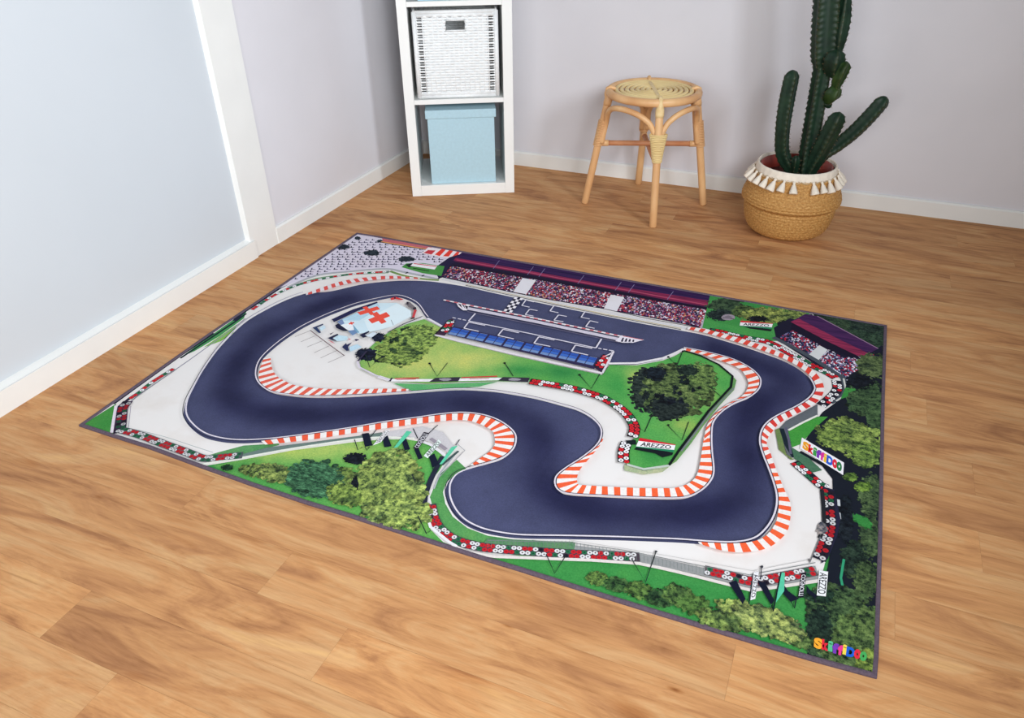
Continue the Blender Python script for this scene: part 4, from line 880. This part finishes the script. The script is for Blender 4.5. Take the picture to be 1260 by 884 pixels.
# base and bound edge
m_bind = mat('bound_edge_fabric', (96, 82, 96), .85, 200, .15, bump=.5, bscale=900)
m_felt = mat('rug_backing', (70, 66, 72), .95, 60, .1)
b = MB(); ins = [p-Vector((inv.x, inv.y)) for p in inset(outline, .003)]; n = len(ins)
for z in (.0004, RZ-.0004): b.v += [Vector((p.x, p.y, z)) for p in ins]
b.f += [tuple(range(n))[::-1], tuple(range(n, 2*n))]+[(k, (k+1) % n, n+(k+1) % n, n+k) for k in range(n)]; b.sm += [False]*(n+2)
b.build('backing', m_felt, rug)
b = MB(); ring_o = []
ol = []
for i in range(len(outline)):
    a, c = outline[i], outline[(i+1) % len(outline)]
    k = max(1, int((c-a).length/.03))
    for j in range(k): ol.append(a.lerp(c, j/k))
path = [p-Vector((inv.x, inv.y)) for p in inset(outline, .0048)]
prof = [(-.0048, .0002), (-.0050, .0038), (-.0036, .0064), (0, .0072), (.0036, .0066), (.0048, .0042), (.0048, .0002)]
L0 = [[p-Vector((inv.x, inv.y)) for p in inset(outline, .0048+d)] for d, _ in prof]
for (d, z), ring in zip(prof, L0): b.v += [Vector((p.x, p.y, z)) for p in ring]
n = len(outline)
for k in range(len(prof)-1):
    for j in range(n): b.f.append((k*n+j, k*n+(j+1) % n, (k+1)*n+(j+1) % n, (k+1)*n+j)); b.sm.append(False)
b.build('bound_edge', m_bind, rug)

# ------------------------------------------------------------------ shelf
SA = math.atan2(.2067, .4022); SL = Vector((.0108, 1.7797, 0)); SWd = .452; SD = .375
m_lam = mat('white_laminate', (238, 239, 236), .35, 6, .01)
sh_ = empty('shelf_unit', SL, SA); tag(sh_, 'tall narrow white cube shelf in the corner, holding a white basket and pale blue boxes', 'shelf')
ST = 1.185
for x0, x1 in ((0, .040), (SWd-.040, SWd)):
    b = MB(); b.box((x0, 0, 0.0), (x1, SD, ST)); b.build('side_panel', m_lam, sh_, bevel=.0012)
for z0, z1 in ((.0006, .0475), (.3965, .4155), (.770, .789), (1.147, ST-.0002)):
    b = MB(); b.box((.0402, .0004, z0), (SWd-.0402, SD-.001, z1)); b.build('shelf_board', m_lam, sh_, bevel=.001)
def sp(x, y, z):
    c, s = math.cos(SA), math.sin(SA); return (SL.x+x*c-y*s, SL.y+x*s+y*c, z)

# pale blue lidded boxes
m_blue = mat('pale_blue_board', (176, 208, 220), .7, 90, .03, bump=.1, bscale=400)
def storage_box(loc, label):
    r = empty('storage_box', loc, SA); tag(r, label, 'box', 'pale blue lidded boxes in the shelf')
    w, d, h = .284, .30, .315
    b = MB(); b.box((-w/2, 0, 0), (w/2, d, h)); b.build('box_body', m_blue, r, bevel=.003)
    b = MB(); b.box((-w/2-.0075, -.0075, h-.030), (w/2+.0075, d+.0075, h+.006)); b.build('lid', m_blue, r, bevel=.003)
    return r
storage_box(sp(.2295, .018, .0478), 'pale blue lidded storage box in the bottom compartment of the white shelf')
storage_box(sp(.226, .012, .7892), 'pale blue lidded storage box above the white wicker basket')

# white wicker basket
m_wick = mat('white_painted_wicker', (240, 243, 243), .5, 60, .04, bump=.25, bscale=250)
bk = empty('wicker_basket', sp(.226, .006, .4158), SA); tag(bk, 'square white wicker basket with a slot handle in the shelf', 'basket')
BW, BD, BH = .343, .34, .340
def woven_side(name, width, M, handle):
    b = MB(); rows = 29; z0, z1 = .020, BH-.018; dz = (z1-z0)/rows; x0, x1 = -width/2+.012, width/2-.012
    st = 13; dx = (x1-x0-.060)/st; slots = (x0+.030, x1-.030)
    hx0, hx1, hz0, hz1 = -.038, .038, .262, .302
    def strand(xa, xb, z, row):
        n = max(8, int((xb-xa)/.006)); pts = []; rad = []
        for i in range(n+1):
            x = xa+(xb-xa)*i/n; ph = (x-(x0+.030))/dx*math.pi+(row % 2)*math.pi
            inn = slots[0] < x < slots[1]
            off = .0026*math.sin(ph) if inn else .0012*math.sin(ph*.5)
            pts.append(M @ Vector((x, -off, z))); r_ = dz*.56
            for s_ in slots:
                if abs(x-s_+(.009 if s_ < 0 else -.009)) < .0095: r_ = dz*.14 if row % 2 else dz*.36
            rad.append(r_)
        b.tube(pts, rad, 8, up=M.to_3x3() @ Vector((0, 1, 0)), flat=.42)
    for r_ in range(rows):
        z = z0+dz*(r_+.5)
        if handle and hz0-.002 < z < hz1+.002: strand(x0, hx0, z, r_); strand(hx1, x1, z, r_)
        else: strand(x0, x1, z, r_)
    for k in range(st+1):
        x = x0+.030+dx*k
        if handle and hx0-.004 < x < hx1+.004: segs = ((z0, hz0), (hz1, z1))
        else: segs = ((z0, z1),)
        for a, c in segs: b.tube([M @ Vector((x, 0, a)), M @ Vector((x, 0, c))], .0026, 6)
    o = b.build(name, m_wick, bk)
    if handle:
        h = MB(); h.tube([M @ Vector(p) for p in ((hx0, -.001, hz0), (hx1, -.001, hz0), (hx1, -.001, hz1), (hx0, -.001, hz1))], .0042, 8, closed=True); h.build('handle_rim', m_wick, bk)
woven_side('woven_front', BW, Matrix.Translation((0, .008, 0)), True)
woven_side('woven_back', BW, Matrix.Translation((0, BD-.008, 0)) @ Matrix.Rotation(math.pi, 4, 'Z'), False)
woven_side('woven_side', BD, Matrix.Translation((-BW/2+.008, BD/2, 0)) @ Matrix.Rotation(-math.pi/2, 4, 'Z'), False)
woven_side('woven_side', BD, Matrix.Translation((BW/2-.008, BD/2, 0)) @ Matrix.Rotation(math.pi/2, 4, 'Z'), False)
b = MB()
for z in (.0145, BH-.0145):
    for t_ in range(2):
        zz = z+(t_-.5)*.011; c = .010
        b.tube([(-BW/2+c, c, zz), (BW/2-c, c, zz), (BW/2-c, BD-c, zz), (-BW/2+c, BD-c, zz)], .0085, 10, closed=True, flat=.95)
for sx in (-1, 1):
    for y in (.010, BD-.010): b.tube([(sx*(BW/2-.010), y, .006), (sx*(BW/2-.010), y, BH-.006)], .0095, 10)
b.build('rim_frame', m_wick, bk)
b = MB(); b.box((-BW/2+.012, .012, .002), (BW/2-.012, BD-.012, .008)); b.build('base', m_wick, bk)

# ------------------------------------------------------------------ rattan stool
m_rat = mat('rattan_cane', (230, 188, 136), .42, 14, .1, bump=.1, stretch=(1, 1, .35), rgb2=(206, 154, 104))
m_rat_d = mat('dark_rattan', (206, 146, 104), .45, 14, .12, rgb2=(184, 116, 78))
m_bind2 = mat('binding_cane', (238, 216, 158), .5, 60, .1, bump=.3, bscale=300, stretch=(.3, .3, 6), rgb2=(222, 192, 132))
m_pale = mat('pale_cane', (236, 212, 160), .5, 60, .08, rgb2=(220, 190, 134))
SC = Vector((.9870, 2.060, 0)); stool = empty('rattan_stool', SC); tag(stool, 'round rattan stool with arched braces standing by the back wall', 'stool')
feet = [Vector((.0960, -.2335, 0)), Vector((.2355, .0812, 0)), Vector((-.0896, .233, 0)), Vector((-.2421, -.0815, 0))]
def leg_pt(k, z):
    f_ = feet[k]; t = z/.46; return Vector((f_.x*(1-.32*t), f_.y*(1-.32*t), z))
for k in range(4):
    b = MB(); b.tube([leg_pt(k, z) for z in (0.0, .004, .1, .2, .3, .42, .455)], [.012, .0148, .0152, .0152, .0152, .015, .014], 16)
    b.build('leg', m_rat, stool)
    top = leg_pt(k, .47)
    b = MB(); b.tube([leg_pt(k, .415), leg_pt(k, .425), leg_pt(k, .445), Vector((top.x*1.075, top.y*1.075, .462)), Vector((top.x*1.06, top.y*1.06, .480)), Vector((top.x*.99, top.y*.99, .4855)), Vector((top.x*.90, top.y*.90, .480)), Vector((top.x*.86, top.y*.86, .468))], [.0160, .0172, .0168, .0105, .0085, .008, .0075, .006], 10)
    b.build('top_binding', m_pale if k == 0 else m_rat, stool)
# seat ring and seat spiral
b = MB(); R0 = .1735
b.tube([(R0*math.cos(w), R0*math.sin(w), .4675) for w in [6.28318*i/64 for i in range(64)]], .0158, 14, closed=True); b.build('seat_ring', m_rat, stool)
b = MB()
for i in range(7):
    rr = .1475-i*.0205
    if rr < .012: break
    b.tube([(rr*math.cos(w), rr*math.sin(w), .4745+.0006*math.sin(3*w)) for w in [6.28318*k/56 for k in range(56)]], .0082, 10, closed=True, flat=.75)
seat = b.build('seat', m_bind2, stool); seat['label'] = 'seat of coiled pale cane rings'
b = MB()
for a in (0, math.pi/2):
    ang = math.atan2(feet[0].y, feet[0].x)+a; d = Vector((math.cos(ang), math.sin(ang), 0))
    if a == 0: b.tube([d*(-.165)+Vector((0, 0, .475)), d*-.1+Vector((0, 0, .4790)), Vector((0, 0, .4795)), d*.1+Vector((0, 0, .4790)), d*.165+Vector((0, 0, .475))], .0085, 8, up=(0, 0, 1), flat=.22)
    b.tube([d*(-.165)+Vector((0, 0, .4605)), d*.165+Vector((0, 0, .4605))], .007, 8)
b.build('cross_strap', m_pale, stool)
# arches between legs
for k in range(4):
    a, c = k, (k+1) % 4
    A, C_ = leg_pt(a, .35), leg_pt(c, .35); arch = [leg_pt(a, .265), leg_pt(a, .31), leg_pt(a, .345)]
    wa, wc = math.atan2(A.y, A.x), math.atan2(C_.y, C_.x); dw = (wc-wa) % (2*math.pi)
    for i in range(1, 12):
        t = i/12; z = .35+.083*math.sin(math.pi*t)**.62; w = wa+dw*(t+.035*math.sin(2*math.pi*t)*-1); rr = A.xy.length*(1-t)+C_.xy.length*t
        rr *= 1-.05*math.sin(math.pi*t); arch.append(Vector((rr*math.cos(w), rr*math.sin(w), z)))
    arch += [leg_pt(c, .345), leg_pt(c, .31), leg_pt(c, .265)]
    off_a = (C_-A).normalized()*.016; m_ = len(arch)-1
    arch = [p+off_a*(1 if i < 3 else -1 if i > m_-3 else 1-2*(i-3)/(m_-6)) for i, p in enumerate(arch)]
    b = MB(); b.tube(catmull([tuple(p) for p in arch], 4), .0112, 12); b.build('arch_brace', m_rat, stool)
    # triangular cane binding where arches meet the leg
for k in range(4):
    out = feet[k].normalized(); tang = Vector((-out.y, out.x, 0)); b = MB(); rows = 16
    big_ = (k == 0)
    for i in range(rows):
        t = i/(rows-1); z = .255+t*.098; wd_ = .0172+(.016 if k == 0 else .005)*max(0, t)**1.2
        c0 = leg_pt(k, z); ring = [c0+tang*math.cos(w)*wd_+out*math.sin(w)*.0178 for w in [6.28318*j/16 for j in range(16)]]
        b.tube(ring, .0032, 6, closed=True)
    b.build('leg_binding', m_bind2 if k == 0 else m_rat, stool)
for a, c in ((3, 1), (0, 2)):
    z = .262 if a == 3 else .242
    p, q = leg_pt(a, z), leg_pt(c, z); b = MB(); b.tube([p, p.lerp(q, .5), q], .0108, 12); s_ = b.build('stretcher', m_rat_d, stool); s_['label'] = 'reddish brown stretcher'
    for e, f_ in ((p, q), (q, p)):
        b = MB(); b.tube([e.lerp(f_, .03), e.lerp(f_, .10)], .0128, 12); b.build('stretcher_binding', m_rat, stool)

# ------------------------------------------------------------------ belly basket
PC = Vector((1.572, 2.000, 0))
def m_seagrass():
    m, nt, b = nmat('woven_seagrass'); L = nt.links.new
    tc = N(nt, 'ShaderNodeTexCoord'); sep = N(nt, 'ShaderNodeSeparateXYZ'); L(tc.outputs['Object'], sep.inputs[0])
    at2 = N(nt, 'ShaderNodeMath', operation='ARCTAN2'); L(sep.outputs[1], at2.inputs[0]); L(sep.outputs[0], at2.inputs[1])
    mu = N(nt, 'ShaderNodeMath', operation='MULTIPLY'); mu.inputs[1].default_value = 2.4; L(at2.outputs[0], mu.inputs[0])
    mz = N(nt, 'ShaderNodeMath', operation='MULTIPLY'); mz.inputs[1].default_value = 20; L(sep.outputs[2], mz.inputs[0])
    cb = N(nt, 'ShaderNodeCombineXYZ'); L(mu.outputs[0], cb.inputs[0]); L(mz.outputs[0], cb.inputs[1])
    no_ = N(nt, 'ShaderNodeTexNoise'); no_.inputs['Scale'].default_value = 9; no_.inputs['Detail'].default_value = 6; no_.inputs['Roughness'].default_value = .7; L(cb.outputs[0], no_.inputs['Vector'])
    r = ramp(nt, [(.3, lin((140, 96, 48))), (.5, lin((186, 138, 78))), (.7, lin((218, 176, 112)))]); L(no_.outputs['Fac'], r.inputs[0]); L(r.outputs[0], b.inputs['Base Color'])
    b.inputs['Roughness'].default_value = .65; b.inputs['Specular IOR Level'].default_value = .25
    bp = N(nt, 'ShaderNodeBump'); bp.inputs['Strength'].default_value = .6; bp.inputs['Distance'].default_value = .002; L(no_.outputs['Fac'], bp.inputs['Height']); L(bp.outputs[0], b.inputs['Normal'])
    return m
m_sea = m_seagrass()
m_cream = mat('cream_cotton', (238, 228, 212), .85, 60, .06, bump=.4, bscale=500)
m_cord = mat('natural_cord', (196, 170, 132), .85, 90, .1)
m_pot = mat('red_brown_plastic', (142, 52, 42), .4, 20, .08)
m_soil = mat('dark_soil', (92, 34, 28), .95, 70, .3, bump=.8, bscale=90)
pl = empty('basket_planter', PC); tag(pl, 'round belly seagrass basket with cream tassels around the cactus pot', 'basket')
prof_k = [(.0, .002), (.105, .002), (.128, .006), (.146, .022), (.158, .048), (.165, .078), (.168, .104), (.1665, .118), (.171, .1225), (.1785, .127), (.1815, .137), (.1800, .152), (.1720, .174), (.1610, .197), (.1520, .220), (.1455, .246)]
prof_s = catmull(prof_k, 7)
RW = .0115
def cw(r, z, w):
    if r < .12: return r
    row = z/RW; k = .5-.5*math.cos(2*math.pi*row); br = math.sin(w*46+(int(row) % 2)*math.pi)*.0009
    return r+.0030*k+br*1.5
b = MB(); b.lathe(prof_s, 184, fn=cw); b.lathe([(.1435, .242), (.139, .22), (.144, .19)], 96); b.build('woven_body', m_sea, pl)
b = MB(); b.lathe(catmull([(.1465, .240), (.1485, .244), (.1470, .256), (.1440, .267), (.1405, .2710), (.1370, .2685), (.1365, .250), (.139, .238)], 4), 120, fn=lambda r, z, w: r+.0005*math.sin(w*90)); b.build('rim_band', m_cream, pl)
b = MB(); nT = 28; rr = .1485; pts = []
for i in range(nT*8):
    w = 2*math.pi*i/(nT*8); u = (i % 8)/8; pts.append((rr*math.cos(w)*(1+.015), rr*math.sin(w)*(1+.015), .2440-.0065*math.sin(math.pi*u)))
b.tube(pts, .0020, 6, closed=True); b.build('scalloped_cord', m_cord, pl)
tas_me = None; view_ang = math.atan2(CAM.y-PC.y, CAM.x-PC.x)
for i in range(nT):
    w = 2*math.pi*i/nT+.06
    dd = (w-view_ang-.17+math.pi) % (2*math.pi)-math.pi
    if abs(dd) < .10: continue
    if tas_me is None:
        b = MB(); b.lathe([(.0004, .004), (.0028, .003), (.0034, 0), (.0026, -.003), (.0045, -.0065), (.0068, -.014), (.0088, -.021), (.0094, -.025), (.0085, -.0265), (.004, -.0262), (.0004, -.0262)], 20, fn=lambda r, z, w_: r*(1+.09*math.sin(w_*9)*(1 if z < -.006 else 0)))
        to = b.build('tassel', m_cream, pl); tas_me = to.data
    else: to = bpy.data.objects.new('tassel', tas_me); COL.objects.link(to); to.parent = pl
    zt = .2430-random.uniform(0, .003); ra = .1545; tilt = .50+random.uniform(-.05, .05); sd = random.uniform(-.18, .18)
    to.matrix_local = Matrix.Translation((ra*math.cos(w), ra*math.sin(w), zt)) @ Matrix.Rotation(w, 4, 'Z') @ Matrix.Rotation(sd, 4, 'X') @ Matrix.Rotation(-tilt, 4, 'Y') @ Matrix.Scale(random.uniform(1.4, 1.65), 4)

# ------------------------------------------------------------------ cactus
def m_cactus(name, c1, c2):
    m, nt, b = nmat(name); L = nt.links.new
    at2 = N(nt, 'ShaderNodeAttribute', attribute_name='rib'); tc = N(nt, 'ShaderNodeTexCoord')
    no_ = N(nt, 'ShaderNodeTexNoise'); no_.inputs['Scale'].default_value = 28; no_.inputs['Detail'].default_value = 6; L(tc.outputs['Object'], no_.inputs['Vector'])
    r = ramp(nt, [(.3, lin(c1)), (.7, lin(c2))]); L(no_.outputs['Fac'], r.inputs[0])
    mx = N(nt, 'ShaderNodeMix', data_type='RGBA'); L(at2.outputs['Fac'], mx.inputs[0]); L(r.outputs[0], mx.inputs[6]); mx.inputs[7].default_value = lin((62, 66, 44)); L(mx.outputs[2], b.inputs['Base Color'])
    b.inputs['Roughness'].default_value = .5; b.inputs['Specular IOR Level'].default_value = .3
    return m
m_cac = m_cactus('cactus_green', (14, 36, 26), (30, 56, 38)); m_cac2 = m_cactus('young_cactus_green', (24, 46, 20), (48, 72, 28)); m_spine = mat('spine', (120, 100, 72), .6)
cp = empty('potted_cactus', PC+Vector((0, 0, .0055))); tag(cp, 'tall branching green cactus in a red brown pot inside the tasselled basket', 'plant')
b = MB(); b.lathe([(.0, .004), (.085, .004), (.128, .250), (.133, .254), (.130, .257), (.125, .257), (.121, .215), (.115, .20)], 80); b.build('plant_pot', m_pot, cp)
b = MB(); b.lathe([(0, .213), (.05, .217), (.09, .214), (.1205, .210)], 64, fn=lambda r, z, w: r); b.build('soil', m_soil, cp)
YP = 2.000
def cpt(x, y, dy=0):
    d = _f*F+_r*(x-W/2)+_u*(H/2-y); t = (YP+dy-CAM.y)/d.y; p = CAM+d*t; return p-PC-Vector((0, 0, .0055))
def stem(name, px, rads, material, ribs=5, depth=.30, tip=True, tw=0.0, rot=0.0, label=None, spines=True, dys=None):
    ctrl = [tuple(cpt(x, y, (dys[i] if dys else 0)))+(r,) for i, ((x, y), r) in enumerate(zip(px, rads))]
    path = catmull(ctrl, 14)
    # re-sample evenly
    P = [Vector(p[:3]) for p in path]; R_ = [p[3] for p in path]; D = [0]
    for a, c in zip(P[:-1], P[1:]): D.append(D[-1]+(c-a).length)
    st = .0045; n = int(D[-1]/st); PP, RR = [], []; j = 0
    for i in range(n+1):
        t = min(D[-1], i*st)
        while j < len(D)-2 and D[j+1] < t: j += 1
        u = (t-D[j])/max(1e-9, D[j+1]-D[j]); PP.append(P[j].lerp(P[j+1], u)); RR.append(R_[j]+(R_[j+1]-R_[j])*u)
    if tip:
        e = RR[-1]*1.05
        for i in range(n+1):
            d = (n-i)*st
            if d < e: RR[i] *= math.sqrt(max(.02, 1-(1-d/e)**2))
    b = MB(); seg_n = ribs*8; prev = None; sp_b = MB(); rib_v = []
    for i, (p, r) in enumerate(zip(PP, RR)):
        t = (PP[min(i+1, n)]-PP[max(i-1, 0)]).normalized()
        a = Vector((0, 1, 0)) if prev is None else prev
        a = (a-t*a.dot(t)).normalized(); prev = a; c = t.cross(a)
        s_ = i*st
        for k in range(seg_n):
            w = 2*math.pi*k/seg_n; rc = math.cos(ribs*w)
            prof_ = (.5+.5*rc)**1.25; scal = 1+.055*prof_**3*math.cos(2*math.pi*s_/.020)
            q = r*((1-depth)+depth*prof_)*scal; ww = w+rot+tw*s_
            b.v.append(p+a*math.cos(ww)*q+c*math.sin(ww)*q); rib_v.append(max(0, prof_**8)*.42)
        if spines and i % 4 == 2 and r > .006:
            for k in range(ribs):
                ww = 2*math.pi*k/ribs+rot+tw*s_; d = a*math.cos(ww)+c*math.sin(ww); q = p+d*r*.97
                for _ in range(3):
                    dv = (d+t*random.uniform(-.7, .7)+c.lerp(a, random.random())*random.uniform(-.6, .6)).normalized()*random.uniform(.004, .0075)
                    sp_b.tube([q, q+dv], [.0006, .0002], 4)
    for i in range(n):
        for k in range(seg_n):
            A = i*seg_n; b.f.append((A+k, A+(k+1) % seg_n, A+seg_n+(k+1) % seg_n, A+seg_n+k)); b.sm.append(True)
    b.f.append(tuple(range(n*seg_n, (n+1)*seg_n))); b.sm.append(True)
    b.f.append(tuple(range(seg_n))[::-1]); b.sm.append(True)
    o = b.build(name, material, cp); aa = o.data.attributes.new('rib', 'FLOAT', 'POINT'); aa.data.foreach_set('value', rib_v)
    if label: o['label'] = label
    if spines: so_ = sp_b.build('spines', m_spine, o); so_['kind'] = 'stuff'
    return o
stem('main_stem', [(988, 232), (992, 205), (1000, 160), (1008, 112), (1014, 78), (1019, 52)], [.030, .034, .035, .034, .034, .032], m_cac, rot=.3, tip=False)
stem('main_stem', [(1013, 84), (1015, 70), (1017, 40), (1020, 0), (1023, -50), (1026, -110), (1028, -170)], [.036, .049, .052, .052, .050, .046, .040], m_cac, rot=.1, ribs=5)
stem('arm', [(984, 218), (972, 206), (963, 188), (963, 160), (968, 125), (976, 86)], [.020, .024, .027, .028, .030, .028], m_cac, ribs=4, rot=.4, dys=[0, -.01, -.02, -.03, -.03, -.03])
stem('arm', [(990, 222), (1002, 200), (1014, 178), (1024, 158), (1034, 138)], [.022, .029, .032, .032, .028], m_cac, ribs=4, rot=.1, dys=[-.01, -.02, -.04, -.05, -.06])
stem('arm', [(996, 214), (1012, 192), (1030, 179), (1050, 163), (1070, 143), (1091, 119)], [.020, .026, .029, .030, .030, .028], m_cac, ribs=4, rot=.5, dys=[.01, .01, .02, .02, .02, .02])
stem('side_shoot', [(1024, 92), (1026, 78), (1031, 60)], [.020, .034, .036], m_cac, ribs=4, rot=.2, dys=[-.02, -.04, -.05])
stem('side_shoot', [(1031, 66), (1034, 45), (1038, 22), (1041, 0), (1045, -30)], [.012, .023, .024, .018, .014], m_cac, ribs=4, dys=[-.03, -.03, -.02, -.02, -.02])
o = stem('side_shoot', [(1016, 124), (1024, 117), (1030, 104)], [.016, .030, .028], m_cac2, ribs=4, rot=.6, dys=[-.01, -.03, -.03]); o['label'] = 'brighter green young shoot'
o = stem('side_shoot', [(1028, 108), (1034, 92), (1043, 74)], [.016, .024, .022], m_cac2, ribs=4, rot=.2, dys=[-.03, -.04, -.04]); o['label'] = 'brighter green young shoot'
stem('side_shoot', [(1010, 124), (1018, 129), (1024, 128)], [.010, .012, .012], m_cac, ribs=4, dys=[0, -.02, -.02])
stem('side_shoot', [(976, 214), (979, 200), (980, 190)], [.014, .016, .014], m_cac, ribs=4, dys=[-.02, -.04, -.04])
